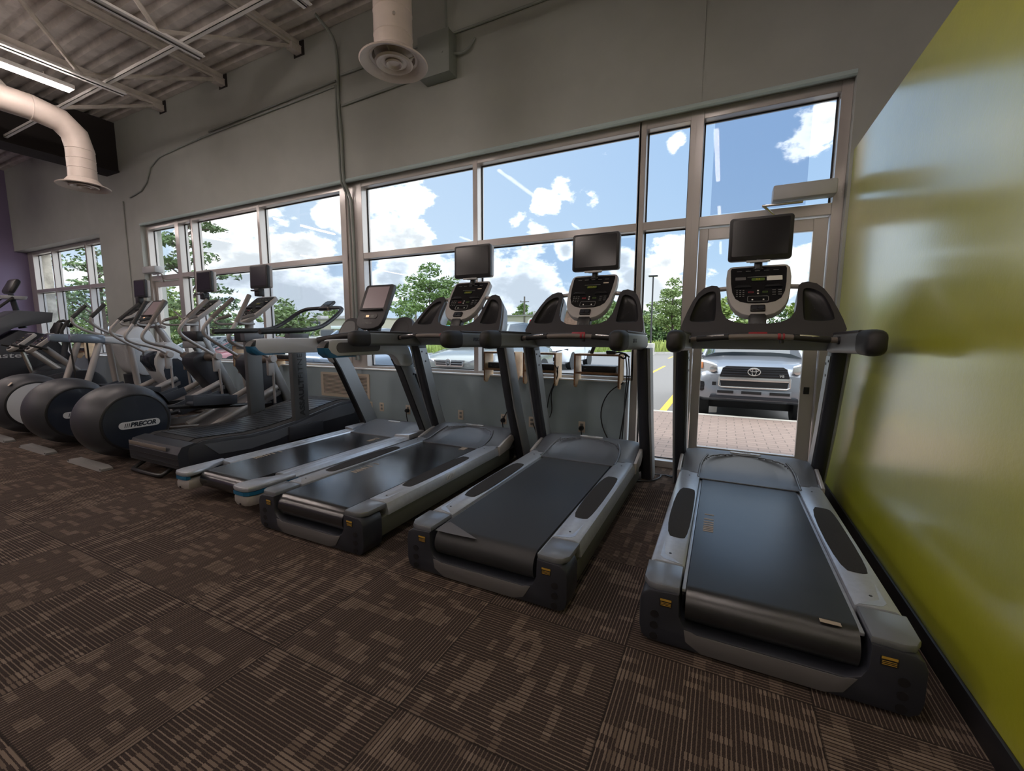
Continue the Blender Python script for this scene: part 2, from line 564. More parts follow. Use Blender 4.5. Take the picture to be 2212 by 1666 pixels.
def obj(name, b, material, parent=None, sharp=35, loc=None):
    me = bpy.data.meshes.new(name)
    bm = b.bm if isinstance(b, B) else b
    if isinstance(b, B):
        bmesh.ops.remove_doubles(bm, verts=bm.verts[:], dist=1e-6)
    bm.to_mesh(me)
    bm.free()
    if sharp:
        me.polygons.foreach_set('use_smooth', [True] * len(me.polygons))
        me.set_sharp_from_angle(angle=math.radians(sharp))
    me.materials.append(M[material] if isinstance(material, str) else material)
    o = bpy.data.objects.new(name, me)
    COL.objects.link(o)
    if parent is not None:
        o.parent = parent
    if loc is not None:
        o.location = loc
    return o


def tag(o, label=None, cat=None, group=None, kind=None):
    if label:
        o['label'] = label
    if cat:
        o['category'] = cat
    if group:
        o['group'] = group
    if kind:
        o['kind'] = kind
    return o


def thing(name, label, cat, loc=(0, 0, 0), rz=0.0, group=None, kind=None):
    o = bpy.data.objects.new(name, None)
    o.empty_display_size = 0.2
    COL.objects.link(o)
    o.location = loc
    o.rotation_euler = (0, 0, rz)
    return tag(o, label, cat, group, kind)


def copy_tree(o, parent=None):
    c = o.copy()
    COL.objects.link(c)
    c.parent = parent
    for ch in list(o.children):
        copy_tree(ch, c)
    return c


def struct(name, b, material, parent=None, sharp=35):
    o = obj(name, b, material, parent, sharp)
    if parent is None:
        o['kind'] = 'structure'
    return o


def text(name, body, size, o, ux, uy, material, parent=None, depth=0.002, shear=0.0, bold=0.0, width=None, align='CENTER'):
    """lettering built as a mesh, lying in the (ux, uy) plane at o"""
    cu = bpy.data.curves.new(name, 'FONT')
    cu.body = body
    cu.size = size
    cu.extrude = depth
    cu.shear = shear
    cu.offset = bold
    cu.align_x = align
    cu.align_y = 'CENTER'
    cu.resolution_u = 3
    tmp = bpy.data.objects.new(name, cu)
    COL.objects.link(tmp)
    bpy.context.view_layer.update()
    me = bpy.data.meshes.new_from_object(tmp.evaluated_get(bpy.context.evaluated_depsgraph_get()))
    bpy.data.objects.remove(tmp)
    bpy.data.curves.remove(cu)
    ux, uy = Vector(ux).normalized(), Vector(uy).normalized()
    nz = ux.cross(uy)
    sx = 1.0
    if width:
        xs = [v.co.x for v in me.vertices]
        sx = width / (max(xs) - min(xs))
    mtx = Matrix.Translation(Vector(o)) @ Matrix((ux, uy, nz)).transposed().to_4x4() @ Matrix.Diagonal((sx, 1, 1, 1))
    me.transform(mtx)
    me.materials.clear()
    me.materials.append(M[material])
    me.name = name
    ob = bpy.data.objects.new(name, me)
    COL.objects.link(ob)
    if parent is not None:
        ob.parent = parent
    return ob


def rrect(w, h, r, n=5, cx=0.0, cy=0.0):
    pts = []
    for sx, sy, a0 in ((1, -1, -PI / 2), (1, 1, 0), (-1, 1, PI / 2), (-1, -1, PI)):
        for k in range(n + 1):
            a = a0 + k / n * PI / 2
            pts.append((cx + sx * (w / 2 - r) + r * math.cos(a), cy + sy * (h / 2 - r) + r * math.sin(a)))
    return pts


def mirror_half(half):
    """right half outline from bottom centre to top centre -> full outline"""
    return list(half) + [(-x, y) for x, y in reversed(half) if abs(x) > 1e-6]


def ring_xz(cx, cz, w, h, r, y, n=4):
    return [(a, y, b) for a, b in rrect(w, h, r, n, cx, cz)]


def ring_xy(cx, cy, w, d, r, z, n=4):
    return [(a, b, z) for a, b in rrect(w, d, r, n, cx, cy)]


def smooth_poly(pts, it=2):
    for _ in range(it):
        q = []
        for i in range(len(pts)):
            a, b = pts[i], pts[(i + 1) % len(pts)]
            q += [(a[0] * .75 + b[0] * .25, a[1] * .75 + b[1] * .25), (a[0] * .25 + b[0] * .75, a[1] * .25 + b[1] * .75)]
        pts = q
    return pts


X_, Y_, Z_ = (1, 0, 0), (0, 1, 0), (0, 0, 1)

# ================================================================== ROOM
YW, YF, YG = 4.27, 4.35, 4.46          # inner wall face, frame face, glass
XL, XR, YB, ZC = -15.6, 6.0, -12.0, 5.15

struct('floor', B().bb(XL, XR, YB, 4.53, -0.12, 0.0), 'carpet', sharp=0)

w = B()
w.bb(XL, XR, YW, 4.64, 3.28, ZC + 0.3)                 # above all openings
w.bb(-11.25, -9.69, YW, 4.60, 0, 3.28)                 # pier between the two window groups
w.bb(0.80, XR, YW, 4.60, 0, 3.28)
struct('wall_front', w, 'wall_grey', sharp=0)
w = B()
w.bb(-8.22, -0.85, YW, 4.60, 0, 0.83)
struct('wall_front', w, 'wall_blue_cast', sharp=0)
struct('wall_front', B().bb(XL, -11.25, YW, 4.64, 0, 0.83), 'wall_blue_cast', sharp=0)
struct('wall_left', B().bb(XL - 0.15, XL, YB, 4.60, 0, ZC + 0.3), 'wall_purple', sharp=0)
struct('wall_right', B().bb(XR, XR + 0.15, YB, 4.60, 0, ZC + 0.3), 'beige', sharp=0)
struct('wall_back', B().bb(XL, XR, YB - 0.15, YB, 0, ZC + 0.3), 'beige', sharp=0)
struct('wall_partition', B().bb(0.82, 0.95, -6.0, YW, 0, 2.72, 0.004), 'wall_lime', sharp=0)
struct('baseboard_right', B().bb(0.806, 0.82, -6.0, YW, 0, 0.10, 0.004), 'black_base')
struct('trim_1', B().bb(-8.24, -0.84, YW - 0.012, YF + 0.01, 0.83, 0.846, 0.004), 'bright_white')      # sill board
struct('trim_2', B().bb(XL, -11.25, YW - 0.012, YF + 0.14, 0.83, 0.846, 0.004), 'bright_white')
struct('trim_3', B().bb(-0.295, -0.28, YW - 0.006, YW, 3.28, ZC), 'wall_grey')                          # seam strip
# corner bead of the header, daylight put into its lighter paint
struct('trim_4', B().tube([(-9.69, YW + 0.012, 3.285), (0.80, YW + 0.012, 3.285)], 0.024, 10), 'soffit_daylit')

# corrugated roof deck: ridges run along the window wall
prof = []
yy = YB
while yy < 4.6:
    for dy, dz in ((0, 0), (0.07, 0), (0.09, 0.075), (0.165, 0.075), (0.185, 0)):
        prof.append((yy + dy, ZC + dz))
    yy += 0.205
prof.append((yy, ZC))
struct('ceiling', B().loft([[(XL - .1, a, b) for a, b in prof], [(XR + .1, a, b) for a, b in prof]], closed=False), 'deck', sharp=20)
struct('ceiling_roof', B().bb(XL - .1, XR + .1, YB - .1, 4.6, ZC + 0.10, ZC + 0.3), 'deck', sharp=0)
struct('beam', B().bb(-10.62, -10.25, YB, YW, 4.30, ZC - 0.01).bb(-10.70, -10.22, YB, YW, 4.27, 4.30), 'beam', sharp=0)


for k in range(-3, 7):
    x = -0.24 - 1.672 * k
    if abs(x + 10.4) < 0.5:
        continue
    t = thing('ceiling_joist', None, None, (x, 0, 0), kind='structure')   # open web steel joist running in from the window wall
    b = B()
    for s in (-1, 1):
        b.bb(s * 0.012, s * 0.06, YB + .1, 4.26, 5.06, 5.068).bb(s * 0.012, s * 0.018, YB + .1, 4.26, 5.03, 5.145)
    b.bb(-0.05, 0.05, 4.12, 4.265, 4.98, 5.06)
    obj('top_chord', b, 'joist', t)
    obj('wall_pocket', B().bb(-.10, .10, 4.262, 4.2695, 4.96, 5.14), 'beam', t, 0)  # black plate stands for the shade inside the wall pocket
    b = B()
    for s in (-1, 1):
        b.bb(s * 0.014, s * 0.058, YB + .1, 3.03, 4.28, 4.288).bb(s * 0.014, s * 0.020, YB + .1, 3.03, 4.28, 4.325)
    obj('bottom_chord', b, 'bright_white', t)
    b = B().tube([(0, 4.14, 5.02), (0, 2.62, 4.31)], 0.026, 8)
    y, up = 2.62, True
    while y > YB + 1:
        b.tube([(0, y, 4.31 if up else 5.05), (0, y - 0.62, 5.05 if up else 4.31)], 0.026, 8)
        y -= 0.62
        up = not up
    obj('web', b, 'joist', t)

b = B()
for y in (2.86, -0.5, -4.0):
    b.bb(-10.22, XR, y - 0.02, y + 0.02, 4.33, 4.335).bb(-10.22, XR, y - 0.02, y - 0.015, 4.33, 4.37)
struct('ceiling_bridging', b, 'bright_white')
b = B()
for y in (1.1, -2.2):
    b.bb(-10.22, XR, y - 0.02, y + 0.02, 4.325, 4.365)
struct('ceiling_bridging.001', b, 'joist')

# ------------------------------------------------------------------ windows
ZT0, ZT1 = 2.295, 2.37                # transom bar


def bar(b, x0, x1, z0, z1, y0=YF, y1=4.50):
    b.bb(x0, x1, y0, y1, z0, z1, 0.003, 1)


def pane(parent, x0, x1, z0, z1, material='glass', name='glass_pane', y=YG):
    obj(name, B().bb(x0, x1, y, y + 0.006, z0, z1), material, parent, 0)
    if material == 'glass':
        g = B()
        for a, b_ in ((x0, x0 + 0.012), (x1 - 0.012, x1)):
            g.bb(a, b_, y - 0.012, y - 0.001, z0, z1)
        g.bb(x0, x1, y - 0.012, y - 0.001, z0, z0 + 0.01).bb(x0, x1, y - 0.012, y - 0.001, z1 - 0.01, z1)
        obj('gasket', g, 'gasket', parent, 0)


def window(name, xs, z0, z1, tz=(ZT0, ZT1), film=True, dy=0.0, zb=0.030):
    """xs: list of (x0, x1) uprights; panes between them above and below the transom"""
    t = thing(name, None, None, kind='structure')
    up = B()
    for a, c in xs:
        bar(up, a, c, z0, z1, YF + dy, 4.50 + dy)
    obj('mullion', up, 'frame', t)
    r = B()
    bar(r, xs[0][0], xs[-1][1], z1 - 0.075, z1, YF + dy + 0.004, 4.50 + dy)
    bar(r, xs[0][0], xs[-1][1], tz[0], tz[1], YF + dy + 0.004, 4.50 + dy)
    bar(r, xs[0][0], xs[-1][1], z0, z0 + zb, YF + dy + 0.004, 4.50 + dy)
    obj('rail', r, 'frame', t)
    for (a, c), (d, e) in zip(xs[:-1], xs[1:]):
        pane(t, c, d, tz[1], z1 - 0.075, y=YG + dy)
        pane(t, c, d, z0 + zb, tz[0], y=YG + dy)
        if film and d - c > 0.3:
            pane(t, c, d, z0 + zb, tz[0] - 0.03, 'film', 'window_film', YG + dy + 0.008)
    return t


window('window_1', [(-15.58, -15.28), (-14.23, -14.17), (-12.53, -12.47), (-11.31, -11.25)], 0.846, 3.28, dy=0.13)
window('window_2', [(-8.25, -8.19), (-6.47, -6.41), (-4.72, -4.62)], 0.846, 3.28)
window('window_3', [(-4.43, -4.33), (-2.64, -2.58), (-0.81, -0.79)], 0.846, 3.28)
struct('trim_5', B().bb(-4.63, -4.42, YF + 0.02, 4.50, 0.846, 3.28), 'frame')           # column between the banks
window('window_4', [(-8.66, -8.61), (-8.25, -8.23)], 0.0, 3.28, film=False, zb=0.065)
window('window_5', [(-0.815, -0.745), (-0.365, -0.315)], 0.0, 3.28, film=False, zb=0.065)


def door_bay(name, x0, x1, hinge_right):
    t = thing(name, None, None, kind='structure')
    b = B()
    bar(b, x0, x0 + 0.065, 0, 3.28)
    bar(b, x1 - 0.075, x1, 0, 3.28)
    obj('door_jamb', b, 'frame', t)
    b = B()
    bar(b, x0 + .065, x1 - .075, 3.20, 3.28, YF + .004)
    bar(b, x0 + .065, x1 - .075, ZT0 - .02, ZT1 - .005, YF + .004)
    bar(b, x0 + .065, x1 - .075, 0, 0.012, YF + .004)
    obj('header_rail', b, 'frame', t)
    a, c = x0 + 0.07, x1 - 0.08
    b = B()
    bar(b, a, a + 0.075, 0.015, 2.265, 4.395, 4.44)
    bar(b, c - 0.10, c, 0.015, 2.265, 4.395, 4.44)
    bar(b, a + .075, c - .10, 2.165, 2.265, 4.396, 4.439)
    bar(b, a + .075, c - .10, 0.015, 0.24, 4.396, 4.439)
    leaf = obj('door_leaf', b, 'frame', t)
    obj('glass_pane', B().bb(a + .075, c - .10, 4.415, 4.421, 0.24, 2.165), 'glass', leaf, 0)
    s = 1 if hinge_right else -1
    e = c - 0.02 if hinge_right else a + 0.02
    obj('door_lock', B().bb(c - .075, c - .035, 4.388, 4.396, 0.80, 0.86), 'black', leaf)
    op = obj('door_operator', B().bb(e - s * 0.40, e + s * 0.03, 4.21, 4.352, 2.40, 2.515, .012), 'light_grey', t)
    obj('operator_arm', B().bb(e - s * .47, e - s * .18, 4.27, 4.30, 2.372, 2.387, .004).tube([(e - s * .46, 4.285, 2.38), (e - s * .30, 4.39, 2.25)], .010, 8), 'chrome', t)
    pane(t, x0 + .065, x1 - .075, ZT1 - .005, 3.20)
    return t


d1 = door_bay('door_1', -0.32, 0.80, True)
obj('window_film', B().bb(-0.17, 0.56, YG + .008, YG + .0085, 2.40, 3.195), 'film_dark', d1, 0)
door_bay('door_2', -9.69, -8.655, False)

# ------------------------------------------------------------------ ceiling lights
first = None
for xi in range(5):
    x = -0.25 - 3.46 * xi
    for yj, (ya, yb) in enumerate(((-0.32, 1.93), (-4.4, -2.1), (-8.6, -6.3))):
        if xi == 2 and yj == 0:
            ya, yb = 0.35, 2.60
        if xi == 3 and yj == 0:
            x += 0.35
        lab = ('long strip light with a glowing diffuser under the roof joists' if (xi, yj) == (2, 0)
               else 'strip light hanging under the roof joists out of view')
        if first is None:
            first = thing('strip_light', lab, 'ceiling light', (0, 0, 0), group='strip lights under the roof')
            obj('housing', B().bb(-0.045, 0.045, -1.15, 1.15, 0.0, 0.05, .006), 'bright_white', first)
            obj('diffuser', B().bb(-0.035, 0.035, -1.12, 1.12, -0.035, -0.002, .012), 'led', first)
            obj('hanger', B().tube([(0, -.9, .05), (0, -.9, .09)], .006, 6), 'joist', first)
            obj('hanger', B().tube([(0, .9, .05), (0, .9, .09)], .006, 6), 'joist', first)
            o = first
        else:
            o = copy_tree(first)
        o.location = (x, (ya + yb) / 2, 4.20)
        o['label'] = lab

# ------------------------------------------------------------------ ducts with round diffusers


def diffuser(t, cx, cy, z, k=1.0):
    """round stepped-cone ceiling diffuser, its rim at height z"""
    sc = lambda pr: [(a * k, c * k) for a, c in pr]
    b = B().lathe(sc([(0.17, 0.10), (0.19, 0.045), (0.285, 0.012), (0.305, 0.0), (0.298, -0.010), (0.27, 0.0), (0.215, 0.03), (0.20, 0.06), (0.17, 0.10)]), (cx, cy, z), Z_, 48)
    d = obj('diffuser_rim', b, 'duct', t, 50)
    obj('inner_ring', B().lathe(sc([(0.165, 0.02), (0.17, 0.012), (0.155, 0.0), (0.12, 0.012), (0.10, 0.045), (0.105, 0.05), (0.13, 0.03), (0.165, 0.02)]), (cx, cy, z - .012), Z_, 40), 'duct', d, 50)
    obj('centre_cone', B().lathe(sc([(0.075, 0.02), (0.078, 0.008), (0.068, 0.0), (0.05, 0.02), (0.0, 0.028), (0.0, 0.04), (0.06, 0.04), (0.075, 0.02)]), (cx, cy, z - .014), Z_, 32), 'duct', d, 50)
    b = B()
    for q in range(4):
        a = q * PI / 2 + .4
        b.tube([(cx + .05 * k * math.cos(a), cy + .05 * k * math.sin(a), z + .015), (cx + .2 * k * math.cos(a), cy + .2 * k * math.sin(a), z + .05)], .006, 6)
    obj('bracket', b, 'joist', d)
    obj('damper', B().disc((cx, cy, z + .09), Z_, .165 * k, .004, 32), 'black', d)


def seam_rings(t, pts, r):
    for p, ax in pts:
        obj('seam', B().lathe([(r, -.006), (r + .004, 0), (r, .006)], p, ax, 36), 'duct', t)


t = thing('air_duct', 'round white duct bending down to a ceiling diffuser left of the strip light', 'air duct', (-7.85, 2.89, 0.30))
R = 0.148
b = B().tube([(-.05, -7.0, 3.80), (-.05, -1.1, 3.80), (-.05, -.42, 3.80), (-.05, -.17, 3.755), (-.05, -.04, 3.63), (-.05, 0, 3.45), (-.05, 0, 3.05)], R, 32)
obj('duct_pipe', b, 'duct', t, 40)
seam_rings(t, [((-.05, -1.1, 3.80), Y_), ((-.05, -.44, 3.80), Y_), ((-.05, -2.0, 3.80), Y_), ((-.05, 0, 3.44), Z_), ((-.05, 0, 3.32), Z_), ((-.05, 0, 3.20), Z_)], R)
diffuser(t, -.05, 0, 2.98, .92)

t = thing('air_duct', 'vertical white duct with a round diffuser hanging before the grey wall', 'air duct', (-2.69, 3.14, 0))
obj('duct_pipe', B().tube([(0, 0, 3.70), (0, 0, 4.1), (0, 0, 4.55), (0, -.06, 4.72), (0, -.25, 4.84), (0, -.6, 4.86), (0, -7, 4.86)], 0.162, 32), 'duct', t, 40)
seam_rings(t, [((0, 0, 3.83), Z_), ((0, 0, 4.02), Z_), ((0, 0, 4.25), Z_), ((0, 0, 4.48), Z_)], 0.162)
obj('damper_screw', B().disc((.11, -.115, 3.92), (.7, -.72, 0), .012, .02, 10), 'chrome', t)
diffuser(t, 0, 0, 3.63, .95)

# ------------------------------------------------------------------ services on the wall
tag(obj('conduit', B().tube([(-4.62, 4.0, 5.13), (-4.56, 4.18, 5.0), (-4.55, 4.25, 4.85), (-4.56, 4.25, 4.1), (-4.53, 4.25, 3.9), (-4.53, 4.246, 3.27), (-4.51, 4.30, 3.17), (-4.47, 4.33, 3.0), (-4.47, 4.33, 0.95)], 0.019, 8, smooth=1), 'teal_paint'),
    'grey painted conduit running down the wall and column between the window banks, from the roof', 'conduit')
tag(obj('conduit', B().tube([(-4.60, 4.255, 4.45), (-4.61, 4.25, 4.0), (-4.585, 4.25, 3.7), (-4.58, 4.25, 3.27), (-4.56, 4.30, 3.18), (-4.53, 4.335, 3.0), (-4.53, 4.335, 0.95)], 0.014, 8, smooth=1), 'teal_paint'),
    'thinner grey conduit running close beside the conduit from the roof', 'conduit')
tag(obj('conduit', B().tube([(-7.35, 4.25, 4.42), (-4.6, 4.255, 4.50)], 0.012, 8), 'teal_paint'), 'horizontal conduit on the wall left of the vertical pair, upper of two', 'conduit')
tag(obj('cable', B().tube([(-9.9, 4.255, 3.78), (-9.35, 4.255, 3.86), (-9.05, 4.255, 4.28), (-8.2, 4.255, 4.34), (-7.4, 4.255, 4.38), (-6.0, 4.255, 4.41), (-4.62, 4.255, 4.44)], 0.012, 8, smooth=1), 'teal_paint'),
    'painted cable along the wall sagging down to the corner below the dark beam', 'cable')
tag(obj('conduit', B().tube([(-4.5, 4.254, 4.54), (-1.0, 4.254, 4.56), (5.8, 4.254, 4.58)], 0.013, 8), 'teal_paint'), 'conduit running right along the top of the grey wall, behind the electrical box', 'conduit')
tag(obj('conduit', B().tube([(-4.5, 4.25, 4.18), (-3.19, 4.25, 4.22)], 0.013, 8), 'teal_paint'), 'short conduit from the vertical pair to the electrical box', 'conduit')
tag(obj('conduit', B().tube([(-2.88, 4.22, 4.53), (-2.88, 4.22, 4.98), (-2.82, 4.22, 5.1)], 0.015, 8, smooth=1), 'teal_paint'), 'short vertical conduit rising from the top of the electrical box', 'conduit')
tag(obj('conduit', B().tube([(-10.18, 4.256, 3.75), (-10.18, 4.256, 2.6), (-10.18, 4.256, .05)], 0.010, 8), 'wall_grey'), 'thin painted pipe running down the wall left of the left door', 'conduit')
t = thing('electrical_box', 'square grey electrical box on the wall beside the white duct', 'electrical box', (-2.98, YW, 4.10))
obj('body', B().bb(-0.20, 0.20, -0.15, 0, 0, 0.42, .004), 'teal_paint', t)
obj('cover', B().bb(-0.205, 0.205, -0.162, -0.15, -.005, 0.425, .003), 'teal_paint', t)
obj('latch', B().disc((.12, -.163, .2), (0, -1, 0), .01, .006, 10), 'teal_paint', t)
obj('cable_stub', B().tube([(.2, -.06, .22), (.3, -.05, .2), (.38, -.03, .24), (.44, -.012, .33)], .012, 8, smooth=1), 'teal_paint', t)

t = thing('air_grille', 'beige louvred air grille low on the grey wall behind the curved treadmill', 'vent', (-4.68, YW, 0.60))
obj('frame', B().prism(rrect(.92, .34, .01), (0, 0, 0), X_, Z_, .012, holes=[rrect(.84, .27, .005)]), 'almond', t)
b = B()
for k in range(14):
    b.box((0, -.004, -.125 + k * .019), (.84, .014, .003), 0, Matrix.Rotation(.6, 3, 'X'))
obj('louvre', b, 'almond', t)
obj('backing', B().bb(-.42, .42, -.003, -.001, -.135, .135), 'foot_grey', t)

outs = [(-4.22, 'beige wall outlet left of the other outlets, under the grille'), (-4.02, 'beige wall outlet just right of the grille'),
        (-3.58, 'beige outlet holding a black plug behind the touch-screen treadmill'), (-2.78, 'empty beige outlet behind the console-less gap left of the second black treadmill post'),
        (-2.20, 'beige outlet with black plug and cable under the left cable shelf'), (-1.85, 'beige outlet with a cable running left of the blank plate'),
        (-1.75, 'blank beige plate under the middle cable shelf'), (-1.28, 'beige outlet with round black plug under the right cable shelf')]
outs[3] = (-2.78, 'empty beige outlet between the posts of the two leftmost dark treadmills')
for k, (x, lab) in enumerate(outs):
    t = thing('wall_outlet', lab, 'outlet', (x, YW, 0.345))
    obj('plate', B().bb(-.036, .036, -.006, 0, -.058, .058, .002), 'almond', t)
    if k != 6:
        obj('socket', B().bb(-.016, .016, -.008, -.006, .008, .036).bb(-.016, .016, -.008, -.006, -.036, -.008), 'foot_grey', t)
    if k in (2, 4, 7):
        tag(obj('power_plug', B().lathe([(.026, 0), (.026, .03), (.016, .045)], (x, YW - .008, .335), (0, -1, 0), 16).tube([(x, YW - .04, .335), (x + .02, YW - .06, .26), (x + .03, YW - .03, .12), (x + .02, YW - .05, .012)], .006, 6, smooth=1), 'black'),
            'black plug and cord in the ' + {2: 'outlet behind the touch-screen treadmill', 4: 'outlet under the left cable shelf', 7: 'outlet under the right cable shelf'}[k], 'plug')


# ------------------------------------------------------------------ plywood shelves with receiver boxes
def shelf(x0, x1, lab, box_lab, z0=0.775, z1=1.115):
    cx, wd = (x0 + x1) / 2, x1 - x0
    t = thing('plywood_shelf', lab, 'shelf', (cx, YW, 0))
    hw = wd / 2
    for s in (-1, 1):
        # side panel hooks over the sill and drops below it in front of the wall
        o_ = [(-.14, z1), (-.14, z0 + .03), (-.125, z0 + .005), (-.10, z0), (-.075, z0 + .005), (-.025, z0 + .075), (-.014, .848), (.05, .848), (.05, z1)]
        obj('side_panel', B().prism(o_, (s * hw - (.018 if s > 0 else 0), 0, 0), Y_, Z_, .018), 'ply', t, 0)
        obj('edge_band', B().bb(s * hw - (.018 if s > 0 else 0), s * hw + (0 if s > 0 else .018), -.142, -.14, z0 + .02, z1), 'ply_edge', t, 0)
    obj('top_panel', B().bb(-hw + .018, hw - .018, -.14, .05, z1 - .018, z1), 'ply', t, 0)
    obj('shelf_panel', B().bb(-hw + .018, hw - .018, -.14, .05, .915, .933), 'ply', t, 0)
    obj('edge_band', B().bb(-hw + .018, hw - .018, -.142, -.14, z1 - .018, z1).bb(-hw + .018, hw - .018, -.142, -.14, .915, .933), 'ply_edge', t, 0)
    r = thing('receiver_box', box_lab, 'receiver box', (cx + .01, YW - .115, 0.933))
    bw = min(.34, wd - .06)
    obj('case', B().bb(-bw / 2, bw / 2, 0, .15, .002, .06, .005), 'black', r)
    obj('lid', B().bb(-bw / 2, bw / 2, .004, .15, .06, .064), 'light_grey', r)
    obj('status_light', B().bb(-bw / 2 + .03, -bw / 2 + .05, -.002, 0, .03, .036), 'button', r)
    return t


shelf(-1.335, -0.875, 'birch plywood shelf nearest the glass door, hooked over the sill', 'black receiver box on the shelf nearest the glass door')
shelf(-1.90, -1.53, 'birch plywood shelf in the middle of three behind the dark treadmills', 'black receiver box on the middle plywood shelf')
shelf(-2.38, -1.99, 'birch plywood shelf left of the three behind the dark treadmills', 'black receiver box on the left plywood shelf of three')
shelf(-5.99, -5.55, 'birch plywood shelf on the sill behind the curved treadmill', 'black receiver box on the shelf behind the curved treadmill')
shelf(-6.95, -6.55, 'birch plywood shelf on the sill behind the elliptical cross trainers', 'black receiver box on the shelf behind the cross trainers')
tag(obj('remote_control', B().box((-1.16, 4.20, 1.165), (.035, .03, .11), .008, Matrix.Rotation(.35, 3, 'Y')), 'black'), 'black holder standing on top of the shelf nearest the glass door', 'holder')
tag(obj('power_adapter', B().bb(-1.02, -.93, 4.15, 4.21, 1.117, 1.15, .008), 'black'), 'black power adapter on top of the shelf nearest the glass door', 'adapter')
tag(obj('cable_bundle', B().tube([(-.93, 4.18, 1.13), (-.87, 4.16, 1.14), (-.82, 4.17, 1.10), (-.85, 4.15, 1.07), (-.90, 4.14, 1.12), (-.84, 4.15, 1.13), (-.80, 4.18, 1.09)], .009, 6, smooth=2), 'black'),
    'tangled black cable bundle at the right end of the shelf nearest the door', 'cable')
for pts, lab in (([(-.84, 4.20, 1.10), (-.82, 4.22, .95), (-.835, 4.22, .75), (-.84, 4.22, .45), (-.85, 4.2, .2), (-.9, 4.1, .02)], 'thin black cable hanging down the jamb right of the plywood shelf'),
                 ([(-.85, 4.20, .84), (-1.0, 4.20, .74), (-1.08, 4.22, .55), (-1.05, 4.22, .35), (-.92, 4.21, .16), (-.89, 4.2, .12), (-.87, 4.22, .3), (-.835, 4.235, .6), (-.80, 4.23, .9), (-.81, 4.2, 1.08)], 'black cable looping below the shelf nearest the glass door'),
                 ([(-1.54, 4.13, 1.0), (-1.50, 4.14, .93), (-1.55, 4.18, .80), (-1.62, 4.23, .68), (-1.60, 4.24, .5), (-1.63, 4.24, .42)], 'black cable hanging from the middle plywood shelf'),
                 ([(-1.51, 4.15, .98), (-1.56, 4.2, .82), (-1.64, 4.24, .66), (-1.66, 4.24, .52)], 'shorter black cable hanging from the middle plywood shelf'),
                 ([(-2.04, 4.2, .84), (-2.06, 4.24, .6), (-2.12, 4.24, .48), (-2.19, 4.24, .36)], 'black cable from the left plywood shelf down to its outlet'),
                 ([(-1.83, 4.25, .34), (-1.76, 4.2, .22), (-1.66, 4.1, .1), (-1.6, 4.0, .02)], 'black cable slanting from the outlet to the treadmill base'),
                 ([(-.60, 4.02, .012), (-.45, 4.08, .012), (-.2, 4.06, .012), (.0, 4.1, .012)], 'black power cord lying on the carpet before the side window'),
                 ([(-.62, 3.80, .012), (-.50, 3.85, .012), (-.44, 4.0, .012), (-.46, 4.10, .012), (-.3, 4.0, .012), (.0, 3.98, .012)], 'second black cord curling on the carpet by the treadmill post')):
    tag(obj('power_cable', B().tube(pts, .006, 6, smooth=2), 'black'), lab, 'cable')


# ================================================================== TREADMILLS
def heightfield(b, fx, xs, ys, mask=None):
    """open surface z = fx(x, y) on a grid; mask(x, y) keeps cells"""
    t = bmesh.new()
    vv = {}
    for i in range(len(xs) - 1):
        for j in range(len(ys) - 1):
            mx, my = (xs[i] + xs[i + 1]) / 2, (ys[j] + ys[j + 1]) / 2
            if mask and not mask(mx, my):
                continue
            q = []
            for a, c in ((i, j), (i + 1, j), (i + 1, j + 1), (i, j + 1)):
                if (a, c) not in vv:
                    vv[(a, c)] = t.verts.new((xs[a], ys[c], fx(xs[a], ys[c])))
                q.append(vv[(a, c)])
            t.faces.new(q)
    b._merge(t)
    return b


def lin(a, b, n):
    return [a + (b - a) * i / n for i in range(n + 1)]


def sstep(t):
    t = max(0.0, min(1.0, t))
    return t * t * (3 - 2 * t)


def belt_loop(t, hw, y0, y1, zc, r):
    prof = []
    for k in range(13):
        a = PI / 2 + PI * k / 12
        prof.append((y0 + r + r * math.cos(a), zc + r * math.sin(a)))
    for k in range(7):
        a = -PI / 2 + PI * k / 6
        prof.append((y1 - r + r * math.cos(a), zc + r * math.sin(a)))
    return obj('running_belt', B().prism(prof, (-hw, 0, 0), Y_, Z_, 2 * hw), 'belt', t, 30)


def belt_marks(parent, z, groups):
    """pale printed bars on the belt"""
    for x0, x1, ys in groups:
        b = B()
        for y, dy in ys:
            b.bb(x0, x1, y, y + dy, z, z + 0.0012)
        o = obj('belt_marking', b, 'mark', parent, 0)


def console_frame(base, ang):
    """frame on a console face tilted back by ang from vertical: returns f(a, s, n) -> point"""
    up = Vector((0, math.sin(ang), math.cos(ang)))
    nr = Vector((0, -math.cos(ang), math.sin(ang)))
    o = Vector(base)
    return (lambda a, s, n=0.0: o + Vector((a, 0, 0)) + up * s + nr * n), up, nr


